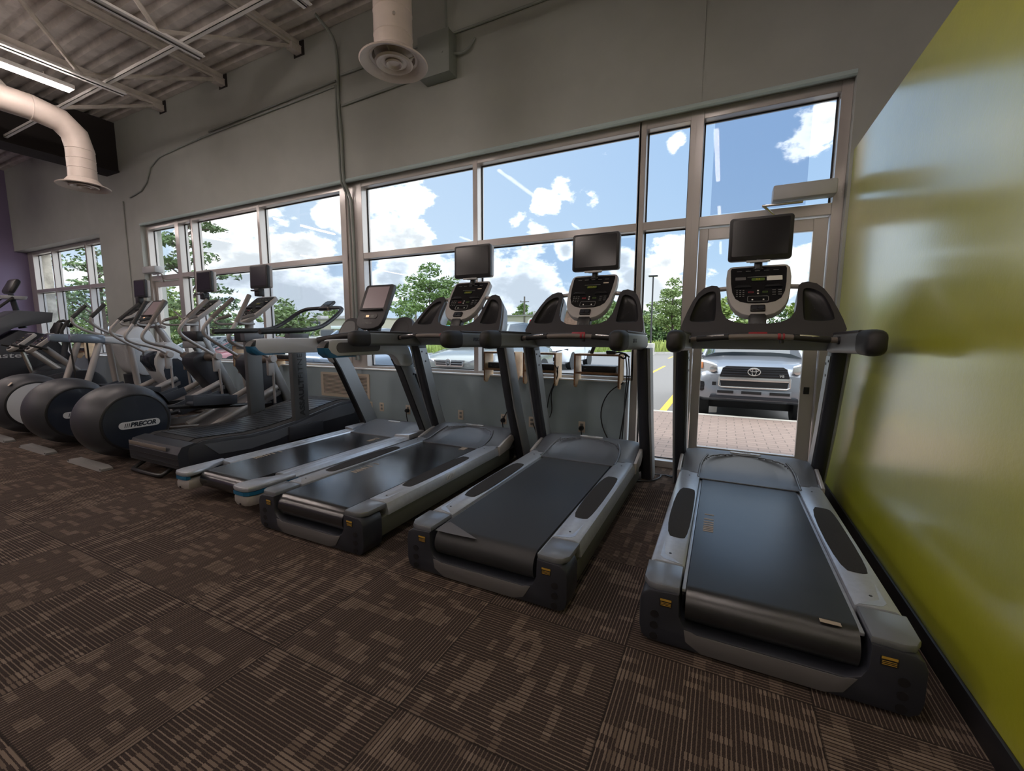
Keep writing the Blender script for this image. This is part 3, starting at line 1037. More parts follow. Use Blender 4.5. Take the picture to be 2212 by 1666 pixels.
def classic_console(t, base, ang, screen_text='00:00', sticker=True, sc=1.0, sy=None):
    """shield shaped LED console with buttons"""
    f, up, nr = console_frame(base, ang)
    sy = sy or sc
    half = [(0, 0), (.05, .003), (.10, .022), (.14, .06), (.17, .11), (.192, .19), (.205, .30), (.212, .42), (.207, .52), (.19, .548), (.17, .556), (0, .556)]
    out = [(x * sc, y * sy) for x, y in mirror_half(half)]
    c = obj('console', B().prism(out, f(0, 0, -.055), X_, up, .055, bevel=.012), 'bezel', t, 40)
    inner = [(0, .125), (.06, .128), (.11, .145), (.145, .18), (.167, .25), (.178, .35), (.184, .50), (.178, .525), (0, .53)]
    obj('console_face', B().prism([(x * sc, y * sy) for x, y in mirror_half(inner)], f(0, 0, 0), X_, up, .003), 'screen', c, 0)

    def plate(name, x, s, w_, h_, material, n=.0032, th=.0015, r=None):
        return obj(name, B().prism(rrect(w_ * sc, h_ * sc, (r or min(w_, h_) * .3) * sc, 3), f(x * sc, s * sy, n), X_, up, th), material, c, 0)
    plate('display', 0, .385, .10, .040, 'screen', .0032, .002)
    plate('display_window', .0, .385, .085, .026, 'green_glow', .0053, .0006)
    text('display_digits', screen_text, .022 * sc, f(.0, .385 * sy, .0062), X_, up, 'yellow_label', c, .0003)
    for s_ in (-1, 1):
        obj('reading_rack', B().prism([(s_ * .155 * sc, .292 * sy), (s_ * .04 * sc, .292 * sy), (s_ * .055 * sc, .318 * sy), (s_ * .13 * sc, .318 * sy)][::s_], f(0, 0, .003), X_, up, .012, bevel=.003), 'black', c, 30)
    b = B()
    for i in range(3):
        for j in range(4):
            b.prism(rrect(.012 * sc, .007 * sc, .003 * sc, 2), f((-.135 + i * .021) * sc, (.265 - j * .021) * sy, .003), X_, up, .0018)
    tag(obj('key_pad', b, 'button', c, 0), kind='stuff')
    for i in range(2):
        for j in range(3):
            plate('program_key', .10 + i * .036, .262 - j * .024, .022, .006, 'button')
    for i, (x, m_) in enumerate(((-.045, 'red'), (.045, 'green_glow'))):
        plate('start_key' if i else 'stop_key', x, .245, .034, .016, m_)
        plate('key_cap', x, .245, .026, .009, 'black', .005, .0012)
    for dx, ds in ((0, .016), (0, -.016), (0, 0)):
        plate('arrow_key', dx, .245 + ds, .012, .009, 'white_label' if ds else 'button')
    for i in range(5):
        plate('print_line', -.125 + i * .06, .485, .034, .005, 'button')
    text('console_lettering', 'PRECOR', .018 * sc, f(0, .508 * sy, .0045), X_, up, 'button', c, .0004)
    plate('print_line', 0, .415, .14, .005, 'button')
    obj('lower_key_frame', B().prism(rrect(.135 * sc, .055 * sc, .01 * sc, 3), f(0, .172 * sy, .003), X_, up, .002, holes=[rrect(.127 * sc, .047 * sc, .008 * sc, 3)]), 'button', c, 0)
    for x in (-.035, .035):
        plate('speed_key', x, .163, .010, .012, 'white_label')
    if sticker == 2:
        plate('paper_notice', .105, .395, .098, .046, 'white_label', .0035, .001, .003)
        plate('dark_window', -.115, .40, .07, .03, 'panel_grey', .0035, .001, .003)
    elif sticker:
        plate('paper_label', .115, .435, .045, .012, 'tan_label', .0035, .001, .003)
    obj('heart_rate_pod', B().prism(rrect(.092 * sc, .056 * sc, .008, 3), f(0, .068 * sy, -.004), X_, up, .02, bevel=.004), 'black', c)
    for x in (-.02, .02):
        plate('toggle_key', x, .062, .034, .03, 'graphite', .016, .006)
    return c, f, up, nr


def tv(t, c, w_=.42, h_=.325, tilt=0.0, deep=.045):
    f, up, nr = console_frame(c, tilt)
    s = obj('television', B().prism(rrect(w_, h_, .024, 5), f(0, 0, -.03), X_, up, .042, bevel=.008), 'black', t, 40)
    obj('tv_screen', B().prism(rrect(w_ - .05, h_ - .055, .008, 3), f(0, .008, .012), X_, up, .002), 'screen', s, 0)
    obj('tv_back', B().prism(rrect(w_ - .012, h_ - .012, .022, 5), f(0, 0, -.03 - deep), X_, up, deep, bevel=.008), 'tube_grey', s)
    return s


def treadmill_precor(name, label, loc, rz=0.0, display='00:00', sticker=1, marks=(), decal=None, group=None, belt='belt'):
    t = thing(name, label, 'treadmill', loc, rz, group)
    # --- rear end cover, notched for the roller
    rc = [(-.43, .012), (.43, .012), (.456, .03), (.466, .07), (.466, .19), (.455, .222), (.43, .238), (.312, .243), (.308, .15), (.29, .112), (.25, .095),
          (-.25, .095), (-.29, .112), (-.308, .15), (-.312, .243), (-.43, .238), (-.455, .222), (-.466, .19), (-.466, .07), (-.456, .03)]
    cov = obj('rear_cover', B().prism(rc, (0, .16, 0), X_, Z_, .16, bevel=.008), 'graphite', t, 40)
    rp = [(-.22, .016), (.19, .016), (.245, .036), (.282, .10), (.26, .098), (.24, .091), (-.24, .091), (-.26, .098), (-.288, .10), (-.28, .05)]
    obj('rear_panel', B().prism(rp, (0, .0, 0), X_, Z_, .004, bevel=.0015), 'panel_grey', cov, 40)
    for s in (-1, 1):
        for z in (.135, .085, .036):
            obj('screw_hole', B().disc((s * .405, .001, z), (0, -1, 0), .017, .003, 16), 'black', cov)
        lb = obj('warning_label', B().prism(rrect(.05, .036, .004, 2), (s * .362, 0, .196), X_, Z_, .0015), 'black', cov, 0)
        obj('label_header', B().bb(s * .362 - .022, s * .362 + .022, -.0024, -.0015, .203, .212), 'yellow_label', lb, 0)
        b = B()
        for k in range(3):
            b.bb(s * .362 - .020, s * .362 + .020, -.0024, -.0015, .183 + k * .006, .185 + k * .006)
        obj('label_print', b, 'yellow_label', lb, 0)
    # --- deck
    obj('deck_frame', B().bb(-.335, .335, .15, 2.02, .07, .165, .01).bb(-.40, .40, .2, .3, .01, .08, .01).bb(-.42, .42, 1.9, 2.14, .03, .20, .02), 'black', t)
    bl = belt_loop(t, .288, .012, 1.80, .178, .075)
    bl.data.materials[0] = M[belt]
    belt_marks(bl, .2531, marks)
    for s in (-1, 1):
        r = [(.305, .20), (.309, .258), (.318, .265), (.432, .267), (.452, .256), (.466, .21), (.466, .185), (.43, .178), (.33, .178)]
        rail = obj('side_rail', B().prism([(s * a, z) for a, z in r][::s], (0, 1.70, 0), X_, Z_, 1.485, bevel=.003), 'silver', t, 40)
        obj('grip_pad', B().prism(smooth_poly([(-.058, -.38), (.02, -.40), (.058, -.37), (.058, .35), (.03, .40), (-.058, .39)], 2), (s * .372, .88, .2668), X_, Y_, .002), 'grip', rail, 0)
        for yy_ in (.30, .62, 1.14, 1.58):
            obj('rail_screw', B().disc((s * .378, yy_, .2665), Z_, .006, .0015, 10), 'black', rail)
        obj('rail_scallop', B().prism([(x * s, y) for x, y in ((.318, .215), (.40, .235), (.418, .26), (.418, .42), (.40, .28), (.36, .25))][::s], (0, 0, .2666), X_, Y_, .0012), 'silver', rail)
        cap = [(.312, .015), (.40, .008), (.435, .02), (.458, .06), (.462, .205), (.312, .205)]
        obj('rail_cap', B().prism([(s * a, y) for a, y in cap][::s], (0, 0, .236), X_, Y_, .030, bevel=.007), 'cap_silver', t, 40)
        obj('belt_trim', B().bb(s * .291, s * .306, .06, 1.68, .228, .242, .002), 'silver', t)
        obj('side_skirt', B().bb(s * .385, s * .456, .16, 1.95, .065, .182, .006), 'olive', t)
    if decal:
        text('rail_lettering', decal, .055, (.468, .90, .222), Y_, Z_, 'light_grey', t, .0015, .25, .002)
    # --- motor hood: shoulders and scoop
    def sh(x, y):
        z = .266 + .094 * sstep((y - 1.64) / .44) ** 1.0
        e = max(0, abs(x) - .33) / .12
        return z - .030 * e * e * sstep((y - 1.60) / .2) - .02 * sstep((y - 2.05) / .12)

    def arch(y):
        u = (y - 1.58) / .43
        return .315 * (1 - max(0.0, u) ** 5) ** .5 if u < 1 else -1

    xs, ys = lin(-.45, .45, 60), lin(1.58, 2.16, 50)
    hb = heightfield(B(), sh, xs, ys, lambda x, y: abs(x) > arch(y) and (y > 1.675 or abs(x) > 5))
    hood = obj('motor_hood', hb, 'hood', t, 60)
    md = hood.modifiers.new('thickness', 'SOLIDIFY')
    md.thickness = .012
    md.offset = -1

    def scoop(x, y):
        u = max(0.0, min(1.0, (y - 1.58) / .45))
        a = arch(y)
        rim = max(0.0, 1 - abs(x) / max(a, .02)) if a > 0 else 0
        z = .2585 + (sh(x, 2.02) - .2585) * (u ** 1.55) - .018 * math.sin(PI * u) * min(1, rim * 3)
        edge_ = sstep((a - abs(x)) / .05)
        return z * edge_ + (sh(x, y) - .004) * (1 - edge_) if y > 1.66 else z
    xs, ys = lin(-.33, .33, 60), lin(1.575, 2.04, 50)
    sb = heightfield(B(), scoop, xs, ys, lambda x, y: abs(x) < arch(y) + .02 or (abs(x) < .29 and y > 1.97))
    so = obj('hood_scoop', sb, 'scoop', t, 60)
    md = so.modifiers.new('thickness', 'SOLIDIFY')
    md.thickness = .008
    md.offset = -1
    for s in (-1, 1):
        obj('hood_lip', B().tube([(s * .318, 1.585, .262), (s * .318, 1.70, .268), (s * .308, 1.85, .312), (s * .27, 1.95, .345)], .008, 8, smooth=1), 'hood', t)
    obj('hood_side', B().bb(-.452, -.44, 1.67, 2.13, .17, .262, .005).bb(.44, .452, 1.67, 2.13, .17, .262, .005).bb(-.44, .44, 2.13, 2.165, .06, .33, .01), 'hood', t)
    for s in (-1, 1):
        obj('rail_end_cap', B().prism([(1.70, .175), (1.92, .20), (2.02, .26), (2.02, .30), (1.96, .325), (1.84, .30), (1.70, .262)], (s * .462 - .012, 0, 0), Y_, Z_, .024, bevel=.005), 'tube_grey', t, 40)
    pl = obj('name_plate', B().prism(rrect(.215, .03, .0149, 5), (0, 2.045, .3595), X_, (0, 1, .12), .006), 'light_grey', t)
    text('plate_lettering', 'PRECOR', .02, (0, 2.045, .3662), X_, (0, 1, .12), 'button', pl, .0006, .2)
    # --- uprights
    for s in (-1, 1):
        rings = []
        for k in range(7):
            u = k / 6
            rings.append(ring_xy(s * (.487 - .004 * u), 2.235 - .475 * u - .03 * math.sin(PI * u), .088, .205 - .035 * u, .035, .0 + 1.2 * u, 4))
        up = obj('upright', B().loft(rings), 'graphite', t, 50)
        xi = s * .440
        rings = []
        for u in (.14, .5, .97):
            yc = 2.235 - .475 * u - .03 * math.sin(PI * u)
            rings.append([(xi, yc - .058, 1.2 * u), (xi, yc + .058, 1.2 * u), (xi - s * .004, yc + .058, 1.2 * u), (xi - s * .004, yc - .058, 1.2 * u)])
        pt = obj('upright_plate', B().loft(rings), 'silver_dull', up, 20)
        rings = []
        for u in (.0, .5, 1.0):
            yc = 2.235 - .475 * u - .03 * math.sin(PI * u)
            rings.append(ring_xy(s * .532, yc + .005, .024, .165, .011, 1.2 * u, 3))
        obj('upright_cover', B().loft(rings), 'silver_dull', up, 50)
        for du, dz in ((-.03, 1.13), (.035, 1.11), (-.005, 1.03)):
            u = dz / 1.2
            yc = 2.235 - .475 * u - .03 * math.sin(PI * u)
            obj('bolt', B().disc((xi - s * .003, yc + du, dz), (-s, 0, 0), .009, .004, 12), 'black', pt)
    # --- arm rests
    for s in (-1, 1):
        rings = []
        for y, z, w_, h_ in ((1.84, 1.245, .085, .10), (1.70, 1.25, .095, .125), (1.45, 1.258, .088, .125), (1.02, 1.266, .088, .122)):
            rings.append(ring_xz(s * .460, z, w_, h_, .028, y, 4))
        arm = obj('arm_rest', B().loft(rings), 'arm_grey', t, 50)
        rings = []
        for y, k in ((1.03, 1.04), (.93, 1.06), (.885, 1.0), (.855, .82), (.842, .5)):
            rings.append(ring_xz(s * .460, 1.266, .092 * k, .126 * k, .036 * k, y, 4))
        obj('arm_end_cap', B().loft(rings), 'rubber', arm, 50)
        rings = []
        for y, z, w_ in ((1.80, 1.318, .07), (1.60, 1.322, .085), (1.3, 1.327, .085), (1.03, 1.331, .08)):
            rings.append(ring_xz(s * .460, z - .008, w_, .016, .007, y, 3))
        obj('arm_top', B().loft(rings), 'shroud', arm, 50)
        for q in (s,):
            text('arm_lettering', 'PRECOR', .038, (s * .460 + q * .0445, 1.26, 1.262), (0, q, 0), Z_, 'graphite', arm, .001, .25, .001)
    # --- hand bar with heart-rate grips
    bar_ = obj('hand_bar', B().tube([(-.42, 1.40, 1.272), (-.3, 1.365, 1.280), (-.15, 1.34, 1.292), (0, 1.33, 1.296), (.15, 1.34, 1.292), (.3, 1.365, 1.280), (.42, 1.40, 1.272)], .017, 12, smooth=1), 'bronze_bar', t, 60)
    for s in (-1, 1):
        obj('grip_sleeve', B().tube([(s * .365, 1.384, 1.276), (s * .26, 1.357, 1.285), (s * .175, 1.343, 1.291)], .0215, 12), 'rubber', bar_, 60)
        obj('pulse_plate', B().tube([(s * .33, 1.368, 1.287), (s * .27, 1.351, 1.294), (s * .205, 1.338, 1.300)], [.009, .011, .009], 8), 'chrome', bar_, 60)
        obj('bar_collar', B().disc((s * .405, 1.395, 1.273), (s, 0, 0), .024, .02, 16), 'black', bar_)
    obj('safety_cord', B().lathe([(.019, -.008), (.021, 0), (.019, .008)], (.10, 1.336, 1.2945), X_, 14).lathe([(.019, -.005), (.021, 0), (.019, .005)], (.125, 1.337, 1.2940), X_, 14), 'red', bar_)
    obj('sensor', B().disc((.115, 1.337, 1.272), (0, 0, -1), .012, .02, 12), 'black', bar_)
    # --- dash with two bottle wings
    ang = math.atan2(.30, .345)
    f, up_, nr = console_frame((0, 1.64, 1.345), ang)
    half = [(0, -.055), (.42, -.055), (.485, -.04), (.497, 0), (.485, .08), (.462, .18), (.435, .28), (.40, .37), (.36, .425), (.31, .447), (.272, .44), (.252, .41), (.243, .34), (.238, .25), (.225, .165), (.195, .10), (.14, .065), (.08, .052), (0, .05)]
    # pockets keep the same shape on both wings
    pk = smooth_poly([(.275, .07), (.425, .07), (.445, .10), (.415, .25), (.385, .33), (.33, .38), (.285, .385), (.272, .34), (.268, .12)], 1)
    holes = [pk, [(-x, y) for x, y in reversed(pk)]]
    dash = obj('dash_panel', B().prism(mirror_half(half), f(0, 0, -.02), X_, up_, .02, holes=holes), 'shroud', t, 30)
    back = [(x * 1.005, y) for x, y in mirror_half(half)]
    obj('dash_back', B().prism(back, f(0, 0, -.165), X_, up_, .112, bevel=.014), 'column_grey', dash, 40)
    for s in (-1, 1):
        cxs = [sum(p[0] for p in pk) / len(pk), sum(p[1] for p in pk) / len(pk)]
        rings = []
        for k, (sc, dn) in enumerate(((1.04, -.001), (1.0, -.014), (.9, -.030), (.65, -.040), (.3, -.044), (.02, -.045))):
            rings.append([f(s * (cxs[0] + (a - cxs[0]) * sc), cxs[1] + (c_ - cxs[1]) * (sc if k > 1 else 1.0), dn) for a, c_ in pk])
        obj('bottle_pocket', B().loft(rings, caps=False), 'black', dash, 60)
    obj('dash_lip', B().loft([[(x, 1.545 + .02 * abs(x) * 2, 1.283), (x, 1.70, 1.27), (x, 1.72, 1.32), (x, 1.60, 1.325)] for x in (-.46, -.2, 0, .2, .46)]), 'shroud', dash, 30)
    obj('stop_plate', B().box((0, 1.575, 1.316), (.11, .03, .006), .002, Matrix.Rotation(.5, 3, 'X')), 'red', dash)
    obj('safety_key', B().box((0, 1.55, 1.295), (.024, .012, .018), .002), 'yellow_label', dash)
    obj('key_slot', B().box((0, 1.543, 1.293), (.010, .006, .008)), 'black', dash, 0)
    # --- console
    c, cf, cu, cn = classic_console(t, (0, 1.715, 1.44), math.atan2(.36, .43), display, sticker, 1.0, .92)
    obj('console_neck', B().box((0, 1.735, 1.40), (.11, .07, .10), .012, Matrix.Rotation(-.5, 3, 'X')), 'black', t)
    b = B()
    for k in range(3):
        b.disc((-.025 + k * .025, 1.697, 1.387), (0, -1, .4), .007, .01, 10)
    obj('neck_jack', b, 'graphite', t)
    for s in (-1, 1):
        obj('console_strut', B().tube([cf(s * .19, .31, -.035), cf(s * .29, .31, -.045)], .017, 12), 'tube_grey', t)
    tv(t, (0, 2.03, 2.025), .42, .322, .02)
    obj('tv_bracket', B().box((.0, 2.01, 1.852), (.115, .04, .012), .003).tube([(0, 2.03, 1.80), (0, 2.04, 1.87)], .028, 10), 'black', t)
    obj('bracket_strip', B().box((-.005, 1.985, 1.853), (.155, .012, .016), .002), 'light_grey', t)
    return t


def rungs(y0, gaps, dy=.012):
    out, y = [], y0
    for g in gaps:
        out.append((y, dy))
        y += g
    return out


G1 = (.022, .022, .022, .03, .03, .04, .07, .10)
treadmill_precor('treadmill', 'black treadmill with a white notice on its console, closest to the lime wall', (0.207, 1.77, 0), 0, '0.0', 2,
                 marks=[(-.25, -.20, rungs(.66, G1)), (.17, .235, [(.045, .022), (1.70, .012), (1.72, .012)])])
treadmill_precor('treadmill', 'black treadmill with a worn belt corner, in front of the plywood shelf nearest the door', (-1.05, 1.77, 0), 0, 'E:RUN', 1, marks=[], belt='belt_matte')
tm3 = treadmill_precor('treadmill', 'black treadmill with shiny belt and lettering on its side rail, next to the touch-screen treadmill', (-2.275, 1.73, 0), math.radians(0.4), '8:08:8', 1,
                       marks=[(-.23, -.175, rungs(.58, G1)), (.15, .21, rungs(1.50, G1[:6]))], decal='GFX', belt='belt_shiny')
for o in bpy.data.objects:
    if o.name == 'running_belt.001':
        # pale worn triangle where the belt corner has frayed
        q = obj('worn_patch', B().prism([(-.286, .02), (-.20, .02), (-.03, .03), (-.27, .14), (-.286, .12)], (0, 0, .2531), X_, Y_, .0015), 'panel_grey', o, 0)


# ------------------------------------------------------------------ touch-screen treadmill with blue accents
def touch_console(t, base, ang, w_=.40, h_=.53, dark='shroud'):
    f, up, nr = console_frame(base, ang)
    half = [(0, 0), (.08, .004), (.15, .03), (.18, .075), (.19, .14), (.20, .30), (.203, h_ - .03), (.19, h_ - .006), (.17, h_), (0, h_)]
    k = w_ / .406
    c = obj('console', B().prism([(x * k, y) for x, y in mirror_half(half)], f(0, 0, -.05), X_, up, .05, bevel=.012), dark, t, 40)
    obj('touch_screen', B().prism(rrect(.30 * k, .255, .006, 3), f(0, h_ - .16, .0005), X_, up, .003), 'pink_screen', c, 0)
    obj('reading_ledge', B().box(f(0, h_ - .315, .014), (.32 * k, .03, .012), .004, Matrix.Rotation(-ang, 3, 'X')), 'black', c)
    obj('key_strip', B().prism(rrect(.20 * k, .055, .027, 4), f(0, .145, .0), X_, up, .006, bevel=.002), 'panel_grey', c)
    for x in (-.035, .035):
        obj('small_display', B().prism(rrect(.042, .024, .003, 2), f(x * k, .145, .006), X_, up, .0015), 'orange_glow' if x < 0 else 'button', c, 0)
    text('console_lettering', 'PRECOR', .026, f(0, .065, .002), X_, up, 'button', c, .0004, .25, .001)
    return c, f


t = thing('treadmill', 'light grey treadmill with touch screen console and blue accents, beside the curved treadmill', 'treadmill', (-3.37, 1.77, 0), 0)
bl = belt_loop(t, .275, .07, 1.80, .155, .068)
bl.data.materials[0] = M['belt_shiny']
belt_marks(bl, .2231, [(-.275, -.225, rungs(.50, G1)), (.16, .21, rungs(1.40, G1[:6]))])
obj('deck_frame', B().bb(-.30, .30, .2, 2.0, .05, .145, .01).bb(-.40, .40, .25, .36, .0, .06, .01).bb(-.40, .40, 1.9, 2.12, .0, .16, .02), 'black', t)
for s in (-1, 1):
    pr = [(.285, .10), (.285, .215), (.30, .228), (.345, .232), (.352, .226), (.357, .232), (.392, .232), (.399, .226), (.404, .232), (.44, .230), (.462, .205), (.468, .13), (.45, .10)]
    rail = obj('side_rail', B().prism([(s * a, z) for a, z in pr][::s], (0, 1.72, 0), X_, Z_, 1.40), 'silver', t, 25)
    ec = [(.283, .02), (.29, -.005), (.33, -.02), (.42, -.02), (.455, 0), (.47, .05), (.47, .36), (.44, .36), (.40, .34), (.36, .24), (.30, .16)]
    obj('rail_end_top', B().prism([(s * a, y) for a, y in ec][::s], (0, 0, .198), X_, Y_, .038, bevel=.012), 'silver', rail, 40)
    lo = [(.283, .03), (.29, .0), (.33, -.015), (.42, -.015), (.452, .005), (.466, .05), (.466, .40), (.30, .40)]
    obj('rail_end_bottom', B().prism([(s * a, y) for a, y in lo][::s], (0, 0, .092), X_, Y_, .081, bevel=.022), 'tube_grey', rail, 40)
    ring = [(s * a, y) for a, y in [(.30, -.012), (.33, -.0185), (.42, -.0185), (.456, .003), (.4695, .05), (.4695, .38), (.45, .38), (.45, .06), (.30, .02)]]
    obj('accent_stripe', B().prism(ring[::s], (0, 0, .173), X_, Y_, .025), 'blue_accent', rail, 30)
    obj('rail_screw', B().disc((s * .38, -.016, .11), (0, -1, 0), .008, .004, 10), 'black', rail)
    # upright: silver plate leaning back, bending into the arm
    rings = []
    for y, z, d in ((2.20, .0, .22), (2.03, .32, .20), (1.72, .93, .19), (1.60, 1.10, .21)):
        rings.append([(s * .405, y - d / 2, z), (s * .47, y - d / 2, z), (s * .478, y, z), (s * .47, y + d / 2, z), (s * .405, y + d / 2, z)])
    u = obj('upright', B().loft(rings), 'silver_dull', t, 40)
    for dy in (-.045, .045):
        obj('upright_groove', B().loft([[(s * .4795, y + dy + .018, z), (s * .4795, y + dy + .034, z), (s * .470, y + dy + .034, z), (s * .470, y + dy + .018, z)] for y, z in ((2.05, .28), (1.74, .89))]), 'black', u, 0) if dy > 0 else None
    obj('upright_edge', B().loft([[(s * .40, y - d / 2 - .014, z), (s * .472, y - d / 2 - .014, z), (s * .472, y - d / 2 + .004, z), (s * .40, y - d / 2 + .004, z)] for y, z, d in ((2.19, .02, .22), (2.03, .32, .20), (1.72, .93, .19), (1.64, 1.06, .2))]), 'black', u, 0)
    for yy_, zz in ((1.67, 1.03), (1.77, 1.04), (1.80, .93)):
        obj('bolt', B().disc((s * .477, yy_ - .02, zz - .04), (s, 0, 0), .011, .004, 12), 'black', u)
    prof = [(.68, 1.13), (.72, 1.115), (1.38, 1.115), (1.46, 1.10), (1.52, 1.05), (1.56, .98), (1.76, .98), (1.72, 1.12), (1.66, 1.21), (1.58, 1.25), (1.48, 1.262), (.76, 1.262), (.70, 1.25), (.665, 1.21), (.655, 1.17)]
    arm = obj('arm_rest', B().prism(smooth_poly(prof, 2), (s * .465 - .04, 0, 0), Y_, Z_, .08, bevel=.018), 'light_grey', t, 40)
    obj('arm_inset', B().prism(rrect(.50, .085, .042, 6, 1.02, 1.19), (s * .509 - .002, 0, 0), Y_, Z_, .004), 'panel_grey', arm, 0)
    cap = [(.70, 1.108), (.98, 1.107), (.98, 1.116), (.78, 1.120), (.72, 1.15), (.69, 1.19), (.645, 1.19), (.655, 1.14)]
    obj('arm_accent', B().prism(cap, (s * .465 - .0425, 0, 0), Y_, Z_, .085, bevel=.004), 'blue_accent', arm, 40)
    obj('arm_nose', B().prism([(.642, 1.19), (.69, 1.19), (.70, 1.245), (.665, 1.225)], (s * .465 - .0425, 0, 0), Y_, Z_, .085, bevel=.004), 'rubber', arm, 40)
    # oval bottle pods behind the console
    f, up_, nr = console_frame((s * .37, 1.66, 1.26), .55)
    pod = obj('bottle_pod', B().prism(smooth_poly([(-.15, 0), (.14, 0), (.15, .12), (.10, .25), (-.02, .28), (-.13, .24)], 2), f(0, 0, -.10), X_, up_, .10, bevel=.02), 'shroud', t, 40)
    obj('pod_cup', B().prism(smooth_poly([(-.11, .03), (.10, .03), (.11, .11), (.07, .20), (-.02, .23), (-.10, .2)], 2), f(0, 0, .001), X_, up_, .002), 'black', pod, 0)
    obj('rail_end_cap', B().prism([(s * a, y) for a, y in ((.30, 1.66), (.465, 1.70), (.465, 2.02), (.42, 2.06), (.40, 1.92), (.36, 1.78))][::s], (0, 0, .20), X_, Y_, .055, bevel=.012), 'silver', t, 40)
xs, ys = lin(-.43, .43, 36), lin(1.62, 2.14, 26)
hz = lambda x, y: .226 + .075 * sstep((y - 1.62) / .42) - .05 * max(0, abs(x) - .30) / .13 - .02 * sstep((y - 2.03) / .1)
ho = obj('motor_hood', heightfield(B(), hz, xs, ys, lambda x, y: y > 1.63 + .0 + 1.6 * max(0, abs(x) - .30) ** 1.0 * .5), 'hood', t, 60)
md = ho.modifiers.new('thickness', 'SOLIDIFY')
md.thickness = .012
md.offset = -1
obj('hood_front', B().bb(-.42, .42, 2.10, 2.15, .03, .24, .012), 'hood', t)
obj('name_plate', B().prism(rrect(.17, .032, .0159, 5), (0, 2.0, .297), X_, (0, 1, .1), .006), 'light_grey', t)
obj('dash_bar', B().tube([(-.42, 1.35, 1.235), (-.34, 1.43, 1.26), (-.2, 1.55, 1.29), (0, 1.58, 1.30), (.2, 1.55, 1.29), (.34, 1.43, 1.26), (.42, 1.35, 1.235)], .033, 12, smooth=1), 'shroud', t, 60)
obj('dash_tray', B().prism(smooth_poly([(-.46, 1.62), (.46, 1.62), (.44, 1.80), (.2, 1.86), (-.2, 1.86), (-.44, 1.80)], 1), (0, 0, 1.245), X_, Y_, .05, bevel=.012), 'shroud', t, 40)
c, cf = touch_console(t, (0, 1.62, 1.36), .44)
obj('console_neck', B().tube([(0, 1.70, 1.25), (0, 1.80, 1.55)], .07, 14), 'black', t)


# ------------------------------------------------------------------ curved manual treadmill
t = thing('curved_treadmill', 'black curved slat-belt manual treadmill with bare tube handrail', 'treadmill', (-4.62, 0, 0), 0)
top = [(2.06, .30), (2.18, .335), (2.35, .325), (2.61, .305), (2.85, .315), (3.12, .35), (3.35, .395), (3.55, .435), (3.75, .465), (3.90, .47), (4.0, .45), (4.06, .40)]
for s in (-1, 1):
    poly = [(4.08, .33), (4.02, .10), (3.7, .08), (3.3, .16), (2.8, .09), (2.3, .05), (2.12, .06), (2.05, .12), (2.04, .25)] + top
    sd = obj('side_panel', B().prism(poly, (s * .36 - .065, 0, 0), Y_, Z_, .13, bevel=.012), 'graphite', t, 40)
    pl = [(y, z - .035) for y, z in top[1:-1]] + [(3.95, .30), (3.55, .28), (3.3, .27), (2.9, .19), (2.6, .16), (2.3, .18)]
    obj('side_inlay', B().prism(pl, (s * .427 - .003, 0, 0), Y_, Z_, .006), 'hood', sd, 0)
    obj('edge_tread', B().loft([[(s * .30, y, z + .004), (s * .405, y, z + .004), (s * .405, y, z - .01), (s * .30, y, z - .01)] for y, z in top]), 'grip', t, 30)
sl = B()
for (y0, z0), (y1, z1) in zip(top[:-1], top[1:]):
    n_ = max(1, round(math.hypot(y1 - y0, z1 - z0) / .058))
    for k in range(n_):
        a, c = k / n_, (k + .86) / n_
        ya, za, yb_, zb = y0 + (y1 - y0) * a, z0 + (z1 - z0) * a, y0 + (y1 - y0) * c, z0 + (z1 - z0) * c
        sl.loft([[(x, ya, za + .012), (x, yb_, zb + .012), (x, yb_, zb - .01), (x, ya, za - .01)] for x in (-.30, .30)])
obj('slat_belt', sl, 'belt', t, 20)
obj('belt_bed', B().loft([[(x, y, z - .012) for y, z in top] + [(x, 4.0, .2), (x, 2.2, .15)] for x in (-.31, .31)]), 'black', t, 20)
obj('rear_cover', B().loft([[(x, 2.10, .33), (x, 2.0, .31), (x, 1.965, .25), (x, 1.97, .12), (x, 2.05, .08), (x, 2.15, .1), (x, 2.2, .3)] for x in (-.42, .42)]), 'graphite', t, 30)
obj('rear_step', B().bb(-.40, .24, 1.958, 1.966, .265, .30, .003), 'bronze_bar', t)
for z in (.15, .20):
    obj('cover_groove', B().bb(-.41, .41, 1.962, 1.969, z, z + .006), 'black', t, 0)
obj('rear_handle', B().tube([(-.36, 2.10, .10), (-.38, 1.98, .03), (-.36, 1.95, .022), (.10, 1.95, .022), (.14, 1.97, .03), (.14, 2.08, .10)], .018, 10, smooth=1), 'black', t)
obj('front_feet', B().bb(-.4, .4, 3.8, 3.95, 0, .12, .02).bb(-.4, -.3, 2.25, 2.4, 0, .08, .01).bb(.3, .4, 2.25, 2.4, 0, .08, .01), 'black', t)
